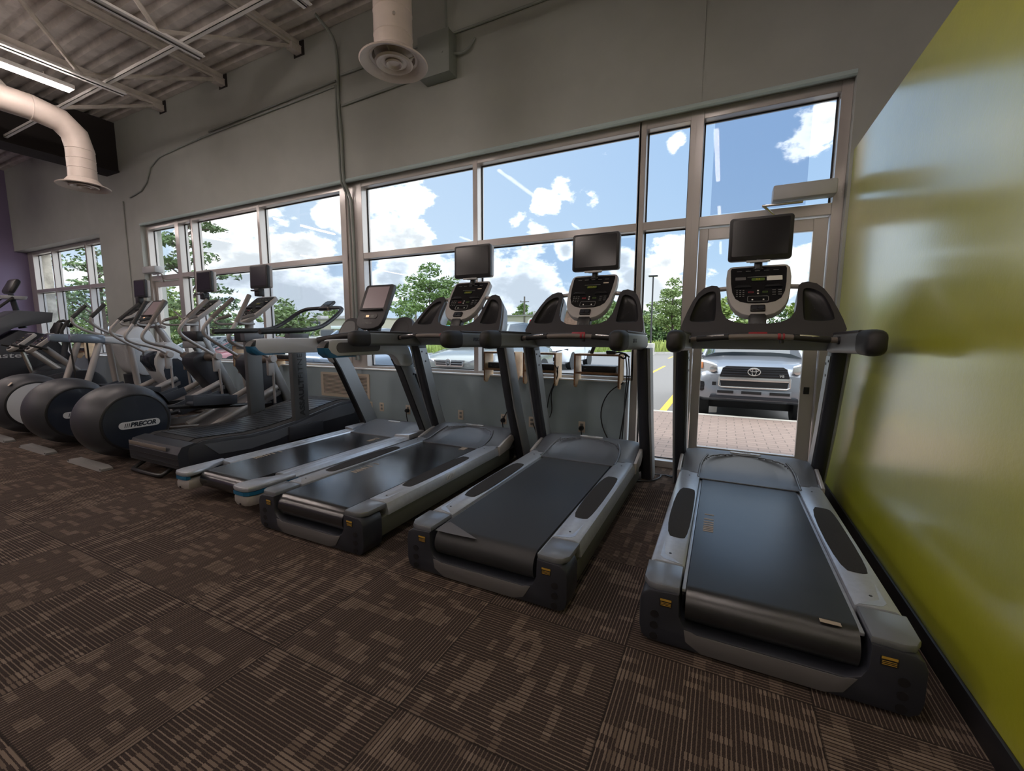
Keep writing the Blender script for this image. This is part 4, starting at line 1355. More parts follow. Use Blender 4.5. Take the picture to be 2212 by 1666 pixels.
for s in (-1, 1):
    po = obj('upright', B().bb(s * .39 - .032, s * .39 + .032, 3.12, 3.30, .18, 1.30, .008), 'post_grey', t)
    obj('upright_bracket', B().bb(s * .39 - .04, s * .39 + .04, 3.10, 3.34, 1.22, 1.31, .006), 'hood', po)
    obj('foot_bracket', B().bb(s * .40 - .035, s * .40 + .05, 3.02, 3.46, .14, .30, .01), 'graphite', po)
    for yy_ in (3.17, 3.27):
        obj('bolt', B().disc((s * .39 + s * .041, yy_, 1.25), (s, 0, 0), .01, .004, 10), 'black', po)
    ux = (0, 0, 1)
    if s > 0:
        text('upright_lettering', 'ASSAULT', .085, (s * .39 + .0325, 3.215, .60), Z_, (0, -1, 0), 'black', po, .0012, .0, .0035, width=.42)
        text('upright_lettering', 'FITNESS', .085, (s * .39 + .0325, 3.215, 1.00), Z_, (0, -1, 0), 'black', po, .0012, .0, -.0005, width=.37)
pts = []
for s in (-1, 1):
    side = [(s * .40, 2.80, 1.325), (s * .40, 3.30, 1.345), (s * .40, 3.50, 1.37), (s * .40, 3.66, 1.45), (s * .39, 3.84, 1.575), (s * .33, 3.92, 1.625), (s * .2, 3.95, 1.635)]
    pts = side if s < 0 else pts + [(0, 3.955, 1.635)] + side[::-1]
hr = obj('handrail', B().tube(pts, .024, 12, smooth=1), 'graphite', t, 60)
for s in (-1, 1):
    obj('rail_sleeve', B().tube([(s * .40, 2.79, 1.325), (s * .40, 3.28, 1.344)], .028, 12), 'rubber', hr)
obj('monitor_clamp', B().box((0, 3.945, 1.625), (.17, .07, .05), .01), 'bronze_bar', t)
f, up_, nr = console_frame((0, 3.90, 1.62), .95)
mo = obj('monitor', B().prism([(-.075, 0), (.075, 0), (.085, .15), (.065, .185), (-.065, .185), (-.085, .15)], f(0, 0, -.02), X_, up_, .03, bevel=.006), 'graphite', t, 40)
for k in range(4):
    obj('monitor_key', B().prism(rrect(.03, .012, .003, 2, (k % 2) * .05 - .025, .03 + (k // 2) * .025), f(0, 0, .01), X_, up_, .002), 'button', mo, 0)
obj('monitor_screen', B().prism(rrect(.12, .075, .005, 2, 0, .125), f(0, 0, .01), X_, up_, .002), 'screen', mo, 0)


# ------------------------------------------------------------------ elliptical cross trainers
def cross_trainer(label, x, touch=False, pose=1):
    """rear-drum elliptical; local y from the rear foot (y = 0) to the window end"""
    t = thing('cross_trainer', label, 'elliptical trainer', (x, 1.80, 0), 0)
    dc = (0, .35, .41)
    pr = [(.002, -.275), (.285, -.275), (.30, -.262), (.345, -.19), (.372, -.09), (.378, 0), (.372, .09), (.345, .19), (.30, .262), (.285, .275), (.002, .275)]
    dr = obj('drum_cover', B().lathe(pr, dc, X_, 56), 'drum', t, 40)
    for s in (-1, 1):
        obj('drum_panel', B().lathe([(.272, .0), (.268, .010), (.20, .016), (.001, .018)], (s * .274, dc[1], dc[2]), (s, 0, 0), 48), 'light_grey' if touch else 'navy', dr, 40)
        obj('panel_rim', B().lathe([(.290, -.004), (.292, .006), (.284, .012), (.274, .010)], (s * .273, dc[1], dc[2]), (s, 0, 0), 48), 'black', dr, 60)
        if not touch:
            bd = obj('drum_badge', B().prism(rrect(.345, .072, .0355, 6, 0, 0), (s * .290 - (.006 if s < 0 else 0), dc[1] + .02, dc[2] - .02), (0, s, 0), Z_, .006), 'light_grey', dr, 0)
            if s > 0:
                text('badge_lettering', 'PRECOR', .058, (.2965, dc[1] + .045, dc[2] - .02), Y_, Z_, 'navy', bd, .0008, .3, .003, width=.22)
                for k in range(3):
                    obj('badge_stroke', B().prism([(-.006, -.02), (.0, -.02), (.012, .02), (.006, .02)], (.2965, dc[1] - .105 + k * .016, dc[2] - .02), Y_, Z_, .001), 'navy', bd, 0)
        obj('drum_slot_shade', B().loft([[(s * (.06 + w_), dc[1] + .376 * math.cos(a) * (1.003 - .02 * w_ / .1), dc[2] + .376 * math.sin(a) * (1.003 - .02 * w_ / .1)) for w_ in (0, .08, .13)] for a in [(.35 + .06 * k) for k in range(9)]], closed=False), 'black', dr, 60)  # black sheet stands for the shade in the pedal arm opening
    if touch:
        obj('drum_label', B().box((.20, dc[1] - .20, dc[2] + .275), (.08, .05, .004), 0, Matrix.Rotation(.8, 3, 'X')), 'tan_label', dr, 0)
    rf = B().loft([[(x_, .0, .0), (x_, .10, .0), (x_, .095, h_), (x_, .012, h_)] for x_, h_ in ((-.36, .02), (-.30, .036), (.30, .036), (.36, .02))])
    obj('rear_foot', rf, 'foot_grey', t, 30)
    for s in (-1, 1):
        obj('foot_screw', B().disc((s * .34, .008, .014), (0, -1, 0), .008, .004, 10), 'black', t)
    obj('base_beam', B().bb(-.06, .06, .3, 2.30, .05, .13, .01), 'tube_grey', t)
    obj('front_foot', B().bb(-.36, .36, 2.22, 2.34, 0, .06, .012), 'foot_grey', t)
    # ramp with two roller tracks
    obj('ramp_bed', B().loft([[(-.27, y, z), (.27, y, z), (.27, y, z - .05), (-.27, y, z - .05)] for y, z in ((1.10, .17), (1.95, .55))]), 'panel_grey', t, 20)
    for s in (-1, 1):
        obj('ramp_tube', B().tube([(s * .23, 1.05, .20), (s * .23, 1.92, .60)], .038, 14), 'tube_grey', t)
    obj('ramp_housing', B().prism(smooth_poly([(1.58, .93), (1.74, 1.06), (1.95, .98), (2.22, .42), (2.28, .06), (2.0, .08), (1.86, .50), (1.70, .72)], 1), (-.15, 0, 0), Y_, Z_, .30, bevel=.03), 'navy' if touch else 'graphite', t, 40)
    # moving arms, links and pedals
    for s in (-1, 1):
        d = .10 * s * pose
        hx = s * .355
        top_, mid, low = Vector((hx - s * .02, 1.66 + d, 1.765)), Vector((hx, 1.31 + d * .55, 1.31 + .04 * s * pose)), Vector((hx, 1.80 + d * .2, .985))
        arm = obj('moving_arm', B().tube([top_, mid + Vector((0, .10, .13)), mid, mid + Vector((0, .05, -.09)), low + Vector((0, -.16, .11)), low], .0215, 12, smooth=2), 'tube_grey', t, 60)
        obj('arm_grip', B().tube([top_ + (top_ - mid) * .02, top_.lerp(mid + Vector((0, .10, .13)), .9)], .026, 12), 'rubber' if touch else 'bronze_bar', arm, 60)
        pv = obj('arm_pivot', B().lathe([(.045, -.05), (.05, -.03), (.05, .05), (.045, .06)], low, (s, 0, 0), 16).box(low + Vector((-s * .02, -.0, -.10)), (.05, .09, .24), .015), 'tube_grey' if s > 0 else 'bronze_bar', t)
        obj('axle_housing', B().lathe([(.03, 0), (.05, .01), (.05, .15), (.075, .20), (.075, .27)], low + Vector((-s * .03, 0, 0)), (-s, 0, -.06), 18), 'bronze_bar', t)
        foot = Vector((s * .25, 1.84 + d * .3, .40))
        obj('arm_link', B().tube([low + Vector((0, .02, -.18)), foot + Vector((s * .09, 0, 0))], .016, 10), 'tube_grey', t)
        py, pz = (1.18, .43) if s * pose > 0 else (1.10, .50)
        obj('pedal_beam', B().tube([(s * .20, .60, .36 if s * pose > 0 else .52), (s * .23, py, pz - .05), foot], .024, 10), 'black', t)
        tilt = .30 if s * pose > 0 else -.08
        pd = obj('pedal', B().box((s * .235, py, pz), (.16, .48, .05), .02, Matrix.Rotation(tilt, 3, 'X')), 'pedal_blue', t)
        obj('pedal_rim', B().box((s * .235 + s * .082, py, pz + .035), (.02, .48, .11), .007, Matrix.Rotation(tilt, 3, 'X')).box((s * .235 - s * .082, py, pz + .035), (.02, .48, .11), .007, Matrix.Rotation(tilt, 3, 'X')), 'pedal_blue', pd)
        obj('lower_link', B().tube([(s * .16, .62, .24), (s * .18, 1.35, .16)], .014, 8), 'tube_grey', t)
    obj('pivot_cover', B().box((0, 1.80, 1.0), (.26, .22, .06), .025, Matrix.Rotation(.25, 3, 'X')), 'chrome', t)
    # column
    if touch:
        poly = [(1.62, .80), (1.78, 1.12), (1.92, 1.20), (2.16, .98), (2.32, .50), (2.36, .08), (2.1, .06), (2.0, .3)]
        obj('front_shroud', B().prism(smooth_poly(poly, 2), (-.20, 0, 0), Y_, Z_, .40, bevel=.03), 'light_grey', t, 40)
        obj('shroud_inlay', B().prism(smooth_poly([(1.70, .72), (1.95, .98), (2.14, .70), (2.2, .2), (2.05, .15)], 2), (.198, 0, 0), Y_, Z_, .006), 'navy', t, 30)
        obj('column', B().tube([(0, 2.0, 1.10), (0, 1.80, 1.46)], .05, 16), 'tube_grey', t)
        touch_console(t, (0, 1.60, 1.42), .62, .38, .50)
        obj('handle_bridge', B().tube([(-.3, 1.78, 1.40), (0, 1.86, 1.42), (.3, 1.78, 1.40)], .025, 10, smooth=1), 'tube_grey', t)
    else:
        for s in (-1, 1):
            rings = []
            for y, z, d_ in ((2.26, .04, .15), (2.12, .42, .13), (1.92, .92, .10), (1.76, 1.25, .08)):
                rings.append(ring_xy(s * .165, y, .075, d_, .03, z, 4))
            obj('column_leg', B().loft(rings), 'column_grey', t, 50)
        obj('column_head', B().bb(-.20, .20, 1.66, 1.80, 1.20, 1.34, .02), 'black', t)
        obj('head_skirt', B().bb(-.19, .19, 1.665, 1.795, 1.10, 1.20, .02), 'column_grey', t)
        obj('column_neck', B().tube([(0, 1.74, 1.30), (0, 1.76, 1.48)], .05, 14), 'tube_grey', t)
        f_ = classic_console(t, (0, 1.60, 1.45), math.atan2(.43, .36), '00:00', 1)
        tv(t, (0, 1.93, 2.055), .36, .30, .03)
        obj('tv_bracket', B().bb(-.05, .05, 1.88, 1.96, 1.80, 1.90, .008).bb(-.09, .06, 1.86, 1.90, 1.865, 1.885), 'black', t)
    for s in (-1, 1):
        fh = obj('fixed_handle', B().tube([(s * .10, 1.73, 1.43), (s * .20, 1.70, 1.43), (s * .24, 1.52, 1.425), (s * .24, 1.46, 1.45), (s * .24, 1.48, 1.485), (s * .24, 1.66, 1.54)], .015, 10, smooth=2), 'tube_grey', t, 60)
        obj('handle_grip', B().tube([(s * .24, 1.50, 1.492), (s * .24, 1.665, 1.542)], .021, 10), 'bronze_bar' if not touch else 'rubber', fh)
    return t


cross_trainer('elliptical cross trainer next to the curved treadmill, its badge in full view', -5.58, False, -1)
cross_trainer('elliptical cross trainer with its badge half hidden, second from the curved treadmill', -6.83, False, 1)
cross_trainer('elliptical cross trainer with touch screen and pale grey drum panel', -8.0, True, -1)

# ------------------------------------------------------------------ adaptive stride machine (long side beams on splayed legs)
t = thing('stride_machine', 'grey stride machine with long side beams on splayed legs behind the round drums', 'stride trainer', (-8.95, 0, 0), 0)
obj('front_shroud', B().prism(smooth_poly([(3.50, .98), (3.46, 1.20), (3.62, 1.42), (3.80, 1.42), (3.93, 1.22), (3.99, .62), (3.60, .58)], 2), (-.24, 0, 0), Y_, Z_, .48, bevel=.04), 'light_grey', t, 40)
obj('lower_shroud', B().prism([(3.58, .62), (3.98, .66), (4.02, .06), (3.62, .06)], (-.20, 0, 0), Y_, Z_, .40, bevel=.03), 'graphite', t, 40)
for s in (-1, 1):
    rings = [ring_xz(s * .36, z, w_, h_, .03, y, 4) for y, z, w_, h_ in ((2.82, 1.235, .07, .09), (2.86, 1.235, .085, .115), (3.17, 1.215, .085, .125), (3.19, 1.21, .075, .10), (3.45, 1.18, .085, .12), (3.62, 1.15, .09, .16))]
    bm_ = obj('side_beam', B().loft(rings), 'light_grey', t, 40)
    obj('beam_cover', B().loft([ring_xz(s * .36, z, w_, h_, .03, y, 4) for y, z, w_, h_ in ((2.79, 1.235, .075, .10), (2.835, 1.235, .095, .125), (3.16, 1.216, .095, .135), (3.18, 1.213, .09, .12))]), 'car_blue', bm_, 40)
    obj('rear_leg', B().tube([(s * .36, 3.12, 1.16), (s * .38, 2.76, .03)], .042, 12), 'tube_grey', t)
    obj('front_leg', B().tube([(s * .36, 3.50, 1.12), (s * .37, 3.58, .03)], .045, 12), 'tube_grey', t)
    obj('drive_strap', B().tube([(s * .30, 3.0, 1.16), (s * .25, 3.02, .42)], .012, 8), 'black', t)
    obj('stride_pedal', B().box((s * .22, 2.95, .40), (.15, .42, .06), .02), 'graphite', t)
    hd = obj('moving_arm', B().tube([(s * .24, 3.58, 1.22), (s * .30, 3.22, 1.33), (s * .32, 3.06, 1.46), (s * .32, 3.07, 1.56), (s * .32, 3.25, 1.75)], .021, 10, smooth=2), 'tube_grey', t, 60)
    obj('arm_grip', B().tube([(s * .32, 3.07, 1.545), (s * .32, 3.25, 1.752)], .026, 10), 'rubber', hd)
obj('floor_frame', B().bb(-.42, .42, 2.69, 2.81, 0, .05, .01).bb(-.42, .42, 3.9, 4.02, 0, .06, .01).bb(-.05, .05, 2.7, 3.95, 0, .08, .01), 'tube_grey', t)
obj('console_stem', B().tube([(0, 3.72, 1.38), (0, 3.72, 1.56)], .05, 12), 'tube_grey', t)
classic_console(t, (0, 3.52, 1.50), .85, '00:00', 1)
tv(t, (0, 3.86, 2.06), .36, .30, .03)
obj('tv_bracket', B().bb(-.05, .05, 3.80, 3.88, 1.80, 1.92, .008), 'black', t)


# ------------------------------------------------------------------ bikes and stair climber at the far end
def recumbent(label, x):
    t = thing('exercise_bike', label, 'exercise bike', (x, 0, 0), 0)
    obj('body_shroud', B().prism(smooth_poly([(2.55, .12), (2.65, .55), (2.95, .66), (3.35, .72), (3.55, .50), (3.55, .10)], 2), (-.11, 0, 0), Y_, Z_, .22, bevel=.03), 'graphite', t, 40)
    obj('mast', B().tube([(0, 3.20, .68), (0, 2.84, 1.07)], .045, 14), 'tube_grey', t)
    classic_console(t, (0, 2.62, 1.03), .82, '00:00', 0, .74)
    obj('front_handle', B().tube([(-.2, 2.62, 1.12), (-.2, 2.80, 1.06), (0, 2.86, 1.05), (.2, 2.80, 1.06), (.2, 2.62, 1.12)], .017, 10, smooth=1), 'rubber', t)
    obj('seat_rail', B().bb(-.06, .06, 1.55, 2.7, .16, .26, .01), 'tube_grey', t)
    obj('seat', B().box((0, 2.05, .50), (.42, .38, .10), .04), 'rubber', t)
    obj('backrest', B().box((0, 1.80, .78), (.40, .08, .46), .03, Matrix.Rotation(.25, 3, 'X')), 'rubber', t)
    obj('seat_post', B().bb(-.05, .05, 1.95, 2.1, .2, .46, .01), 'tube_grey', t)
    for s in (-1, 1):
        obj('pedal', B().box((s * .17, 3.0 + .1 * s, .36 - .12 * s), (.09, .10, .03), .008).tube([(s * .12, 3.0, .36), (s * .12, 3.0 + .1 * s, .36 - .12 * s)], .014, 8), 'black', t)
    obj('floor_foot', B().bb(-.25, .25, 1.52, 1.62, 0, .17, .02).bb(-.25, .25, 3.4, 3.5, 0, .12, .02), 'foot_grey', t)
    return t


recumbent('recumbent bike with small grey console right of the stair climber', -10.42)
recumbent('recumbent bike with small grey console half behind the long-beamed stride machine', -9.66)

t = thing('upright_bike', 'dark upright bike with looped handlebar in front of the far left window', 'exercise bike', (-11.05, 0, 0), 0)
obj('body_shroud', B().prism(smooth_poly([(2.9, .12), (3.0, .62), (3.3, .80), (3.65, .62), (3.7, .12)], 2), (-.10, 0, 0), Y_, Z_, .20, bevel=.03), 'graphite', t, 40)
obj('mast', B().tube([(0, 3.45, .7), (0, 3.55, 1.22)], .045, 12), 'graphite', t)
obj('console', B().box((0, 3.42, 1.36), (.30, .05, .30), .02, Matrix.Rotation(-.35, 3, 'X')), 'black', t)
obj('handlebar', B().tube([(-.20, 3.50, 1.14), (-.22, 3.40, 1.30), (-.2, 3.52, 1.52), (-.17, 3.62, 1.55), (0, 3.62, 1.40), (.17, 3.62, 1.55), (.2, 3.52, 1.52), (.22, 3.40, 1.30), (.20, 3.50, 1.14)], .026, 10, smooth=1), 'rubber', t)
obj('seat', B().loft([ring_xy(0, 2.95, .20, .26, .07, .98), ring_xy(0, 2.95, .22, .28, .08, 1.02), ring_xy(0, 2.96, .18, .24, .07, 1.06)]), 'rubber', t)
obj('seat_post', B().tube([(0, 3.05, .6), (0, 2.96, .99)], .03, 10), 'chrome', t)
obj('floor_foot', B().bb(-.26, .26, 2.88, 2.98, 0, .15, .02).bb(-.26, .26, 3.6, 3.7, 0, .15, .02), 'foot_grey', t)

t = thing('stair_climber', 'dark stair climber with white lettering on its flank before the purple wall', 'stair climber', (-11.95, 0, 0), 0)
obj('side_body', B().prism([(2.0, .08), (3.72, .08), (3.80, .85), (3.52, 1.28), (3.10, 1.36), (2.55, .98), (2.05, .62)], (-.36, 0, 0), Y_, Z_, .72, bevel=.04), 'graphite', t, 40)
obj('upper_panel', B().prism([(3.05, 1.40), (3.55, 1.52), (3.58, 1.70), (3.12, 1.72), (2.45, 1.30), (2.3, 1.02), (2.5, 1.0)], (-.33, 0, 0), Y_, Z_, .70, bevel=.02), 'hood', t, 40)
obj('mast', B().tube([(0.05, 3.24, 1.40), (.05, 3.20, 1.62), (.05, 3.14, 2.02)], [.06, .045, .04], 12), 'graphite', t)
obj('tray', B().loft([ring_xy(.05, 3.14, .42, .30, .06, 1.93), ring_xy(.05, 3.14, .46, .34, .08, 1.97), ring_xy(.05, 3.14, .46, .34, .08, 1.985)]), 'light_grey', t)
obj('console', B().box((.05, 3.16, 2.16), (.38, .10, .30), .05, Matrix.Rotation(-.45, 3, 'X')), 'black', t)
obj('side_rail', B().tube([(.34, 2.3, 1.05), (.36, 2.75, 1.62), (.30, 3.1, 1.95)], .022, 10, smooth=1), 'rubber', t)
obj('side_rail', B().tube([(-.34, 2.3, 1.05), (-.36, 2.75, 1.62), (-.30, 3.1, 1.95)], .022, 10, smooth=1), 'rubber', t)
for k in range(4):
    obj('stair_step', B().bb(-.28, .28, 1.72 + k * .20, 1.98 + k * .20, .24 + k * .20, .28 + k * .20, .01), 'panel_grey', t)
obj('rear_foot', B().bb(-.36, .36, 1.85, 2.1, 0, .09, .02).bb(-.36, .36, 3.5, 3.75, 0, .1, .02), 'foot_grey', t)
text('flank_lettering', 'StairMaster', .125, (.362, 2.70, .90), Y_, Z_, 'light_grey', t, .002, .1, .001, width=.95)
shelf(-12.45, -12.05, 'orange plywood shelf on the far left window sill', 'black receiver box on the far left plywood shelf')


# ================================================================== OUTSIDE
GZ = -0.22                                  # asphalt level; pavers by the wall lie higher
struct('ground_asphalt', B().bb(-140, 60, 7.9, 140, GZ - .1, GZ), 'asphalt', sharp=0)
struct('ground_pavers', B().bb(-60, 40, 4.53, 7.86, GZ - .1, -0.03), 'paver', sharp=0)
struct('ground_kerb', B().bb(-60, 40, 7.80, 7.92, GZ - .1, -0.025, .01), 'concrete')
edge = [(60, 66), (30, 50), (-2.8, 38.6), (-12, 31.5), (-21.8, 24.6), (-40, 23.5), (-80, 23.5), (-140, 23.5)]
b = B()
b.loft([[(x, y, GZ), (x, y + .16, GZ), (x, y + .16, GZ + .16), (x, y + .03, GZ + .16)] for x, y in edge])
struct('ground_kerb.001', b, 'concrete', sharp=20)
b = B()
b.loft([[(x, y + .15, GZ + .10), (x, y + .15, GZ + .12), (x, 150, GZ + .6), (x, 150, GZ)] for x, y in edge])
struct('ground_meadow', b, 'meadow', sharp=20)
struct('wall_outside', B().bb(-40, 12, 4.5, 4.605, 5.35, 5.9), 'stucco', sharp=0)


def strip(lab, x, y0, y1, w_=.10, mtl='yellow_paint', group=None):
    return tag(obj('parking_line', B().bb(x - w_ / 2, x + w_ / 2, y0, y1, GZ + .001, GZ + .004), mtl, None, 0), lab, 'parking line', group)


strip('yellow parking line ending at the brick paving left of the silver car', -1.02, 7.95, 12.6, .14)
strip('yellow line between the bays, left of the grey green car', -7.2, 7.95, 12.6, .12)
strip('yellow parking line in the far row seen above the nearest one', -2.55, 17.5, 22.5, .12)
strip('short yellow parking line far back near the kerb under the lamp post', -3.2, 30.0, 34.0, .12)
for k in range(3):
    strip('thin yellow parking line far across the lot, seen under the touch-screen treadmill arm', -15.4 - 2.75 * k, 14.5, 19.0, .10, 'yellow_paint', 'far parking lines left of the grey green car')


# ------------------------------------------------------------------ cars
def wheel(t, x, y, r=.345, w_=.22):
    s = 1 if x > 0 else -1
    wl = obj('wheel', B().lathe([(r * .62, -w_ / 2), (r * .95, -w_ / 2), (r, -w_ / 2 + .03), (r, w_ / 2 - .03), (r * .95, w_ / 2), (r * .62, w_ / 2)], (x - s * w_ / 2, y, r), (s, 0, 0), 28), 'tyre', t, 40)
    b = B()
    b.lathe([(r * .64, -.02), (r * .64, .01), (r * .60, .015), (r * .60, -.02)], (x + s * .0, y, r), (s, 0, 0), 24)
    for k in range(5):
        a = k * 2 * PI / 5
        b.tube([(x, y, r), (x, y + r * .62 * math.cos(a), r + r * .62 * math.sin(a))], .028, 6)
    b.disc((x - s * .01, y, r), (s, 0, 0), .06, .03, 12)
    obj('rim', b, 'rim', wl, 30)


def car(label, loc, paint, st, gh, L, group=None, rz=0.0, wheels=(.85, 3.45), r=.345):
    """st: body stations (y, half width, bottom, top); gh: greenhouse (y, hw base, z base, hw roof, z roof)"""
    t = thing('car', label, 'car', loc, rz, group)
    rings = []
    for y, hw, zb, zt in st:
        h = zt - zb
        half = [(hw * .82, zb), (hw * .97, zb + h * .10), (hw, zb + h * .35), (hw * .995, zb + h * .62), (hw * .955, zb + h * .86), (hw * .86, zt - h * .03), (hw * .5, zt + .012), (0, zt + .02)]
        rings.append([(a, y, c) for a, c in half] + [(-a, y, c) for a, c in half[::-1][1:]])
    obj('body', B().loft(rings), paint, t, 40)
    g = B().loft([[(hb, y, zb), (hr, y, zr), (hr * .5, y, zr + .02), (-hr * .5, y, zr + .02), (-hr, y, zr), (-hb, y, zb)] for y, hb, zb, hr, zr in gh])
    obj('glass_house', g, 'car_glass', t, 20)
    # roof skin and pillars sit just over the glass
    mid = [q for q in gh if q[4] - q[2] > .2]
    rf = B().loft([[(hr + .012, y, zr - .03), (hr - .02, y, zr + .012), (hr * .5, y, zr + .034), (-hr * .5, y, zr + .034), (-hr + .02, y, zr + .012), (-hr - .012, y, zr - .03), (-hr + .02, y, zr - .02), (hr - .02, y, zr - .02)] for y, hb, zb, hr, zr in mid])
    obj('roof', rf, paint, t, 40)
    for s in (-1, 1):
        p = B()
        p.tube([(s * gh[0][1], gh[0][0], gh[0][2]), (s * mid[0][3], mid[0][0], mid[0][4])], .035, 8)
        p.tube([(s * gh[-1][1], gh[-1][0], gh[-1][2]), (s * mid[-1][3], mid[-1][0], mid[-1][4])], .06, 8)
        obj('pillar', p, paint, t, 40)
        ym = (mid[0][0] + mid[-1][0]) / 2
        obj('door_pillar', B().tube([(s * (mid[0][1] + .012), ym, mid[0][2]), (s * (mid[0][3] + .01), ym, mid[0][4])], .035, 8), 'black', t)
        m_ = obj('mirror', B().loft([ring_xz(s * (gh[0][1] + .22), gh[0][2] + .10, w_, h_, .05, gh[0][0] + .42 + dy, 4) for dy, w_, h_ in ((0, .13, .10), (.03, .20, .16), (.10, .20, .16), (.11, .17, .13))]), paint, t, 40)
        obj('mirror_arm', B().box((s * (gh[0][1] + .07), gh[0][0] + .46, gh[0][2] + .04), (.18, .06, .04), .01), 'black', m_)
        obj('door_seam', B().bb(s * .9 - .004 - s * .0, s * .9 + .008, ym - .006, ym + .006, .35, mid[0][2] - .05), 'black', t, 0)
        for y in wheels:
            obj('wheel_arch', B().disc((s * (st[3][1] - .02), y, r + .02), (s, 0, 0), r + .07, .025, 28), 'black', t)
            wheel(t, s * (st[3][1] - .03), y, r)
    return t


SUV = [(-.02, .70, .52, .82), (.04, .80, .46, .93), (.16, .87, .42, .985), (.45, .905, .36, 1.04), (1.0, .91, .27, 1.14), (2.2, .91, .27, 1.15), (3.8, .90, .29, 1.14), (4.25, .86, .34, 1.10), (4.42, .78, .46, 1.0)]
SUVG = [(.98, .80, 1.12, .60, 1.20), (1.70, .80, 1.13, .64, 1.63), (2.6, .80, 1.13, .66, 1.70), (3.8, .78, 1.12, .63, 1.64), (4.22, .76, 1.08, .66, 1.15)]
t = car('silver SUV parked nose to the glass door, six-cylinder badge on its grille', (0.475, 8.0, GZ), 'car_silver', SUV, SUVG, 4.42)
E0 = .935


def face(name, poly, y, th, material, parent=t, bevel=.006, z=E0):
    """plate on the nose, facing -y; poly in (x, z) relative to the emblem"""
    return obj(name, B().prism([(a, z + c) for a, c in poly], (0, y, 0), X_, Z_, th, bevel=bevel), material, parent, 40)


# bumper face gives the nose its flat, square look
obj('front_bumper', B().loft([[(x, y, .44 + abs(x) * .03), (x, y - .055, .47), (x, y - .075, .56), (x, y - .06, .72), (x, y - .03, .86 + (.05 if abs(x) < .5 else .0)), (x, y + .12, .90 + (.05 if abs(x) < .5 else .0)), (x, y + .2, .44)] for x, y in ((-.86, .22), (-.80, .10), (-.60, .02), (-.3, -.01), (0, -.02), (.3, -.01), (.60, .02), (.80, .10), (.86, .22))]), 'car_silver', t, 40)
gr = face('grille', [(-.50, -.095), (.50, -.095), (.455, .055), (.40, .085), (-.40, .085), (-.455, .055)], -.055, .03, 'black')
for z in (-.06, -.02, .02, .05):
    obj('grille_slat', B().bb(-.46, .46, -.095, -.083, E0 + z - .006, E0 + z + .006, .003), 'graphite', gr)
face('chrome_bar', [(-.485, -.155), (.485, -.155), (.495, -.095), (-.495, -.095)], -.070, .035, 'chrome', t)
lg = face('lower_grille', [(-.47, -.245), (.47, -.245), (.485, -.158), (-.485, -.158)], -.068, .03, 'black')
b = B().tube([(-.50, -.10, E0 - .09), (-.505, -.10, E0 - .24), (-.46, -.103, E0 - .262), (0, -.108, E0 - .262), (.46, -.103, E0 - .262), (.505, -.10, E0 - .24), (.50, -.10, E0 - .09)], .014, 8)
obj('grille_surround', b, 'chrome', t)
em = B()
for rx, rz_, cz in ((.088, .058, 0), (.030, .054, 0), (.058, .022, .026)):
    em.tube([(rx * math.cos(a), -.112, E0 + cz + rz_ * math.sin(a)) for a in [2 * PI * k / 32 for k in range(32)]], .0085 if rx > .08 else .0065, 8, closed=True)
obj('emblem', em, 'chrome', t)
text('engine_badge', 'V6', .062, (.385, -.098, E0 - .055), X_, Z_, 'chrome', t, .004, .1, .002)
face('lower_slot_panel', [(-.53, -.40), (.53, -.40), (.53, -.30), (-.53, -.30)], -.085, .03, 'car_silver')
for x0, x1 in ((-.52, -.28), (-.165, .12), (.235, .51)):
    face('intake_slot', [(x0, -.365), (x1, -.365), (x1, -.318), (x0, -.318)], -.118, .006, 'black', t, .001)
face('valance', [(-.64, -.455), (.64, -.455), (.62, -.40), (-.62, -.40)], -.06, .05, 'graphite')
face('tow_hole', [(-.605, -.245), (-.545, -.245), (-.545, -.185), (-.605, -.185)], -.075, .012, 'black', t, 0)
for s in (-1, 1):
    hl = obj('headlight', B().loft([[(s * .53, -.005, E0 - .01), (s * .54, .0, E0 + .08), (s * .55, .05, E0 + .10), (s * .55, .1, E0)],
                                    [(s * .66, .035, E0 - .04), (s * .68, .03, E0 + .12), (s * .69, .10, E0 + .15), (s * .66, .14, E0)],
                                    [(s * .80, .13, E0 - .02), (s * .82, .13, E0 + .14), (s * .82, .2, E0 + .18), (s * .80, .2, E0)],
                                    [(s * .875, .27, E0 + .02), (s * .875, .28, E0 + .15), (s * .87, .34, E0 + .18), (s * .86, .3, E0 + .05)]]), 'lamp_glass', t, 30)
    obj('headlight_reflector', B().lathe([(.058, 0), (.055, .012), (.03, .018), (.001, .02)], (s * .60, .01, E0 + .025), (s * .15, -1, 0), 20), 'chrome', hl)
    obj('turn_lens', B().box((s * .80, .115, E0 + .08), (.09, .03, .11), .01, Matrix.Rotation(s * .6, 3, 'Z')), 'amber', hl)
    fg = obj('fog_recess', B().prism([(s * a, E0 + c) for a, c in ((.70, -.32), (.76, -.36), (.84, -.33), (.85, -.22), (.84, -.17), (.73, -.20))][::s], (0, .045, 0), (1, 0, 0), Z_, .05, bevel=.006), 'black', t)
    fg.rotation_euler = (0, 0, 0)
    for z in (-.30, -.25):
        obj('fog_slat', B().box((s * .775, .0, E0 + z), (.13, .012, .012)), 'graphite', fg)
obj('windscreen_wiper', B().tube([(-.62, 1.0, 1.155), (-.05, 1.06, 1.185)], .010, 6).tube([(-.05, 1.0, 1.16), (.5, 1.06, 1.18)], .010, 6), 'black', t)
obj('inspection_sticker', B().box((.52, 1.30, 1.36), (.05, .02, .06), 0, Matrix.Rotation(-.95, 3, 'X')), 'sign_teal', t)
obj('plate_dark_under', B().bb(-.75, .75, .9, 3.9, .18, .34), 'black', t, 0)

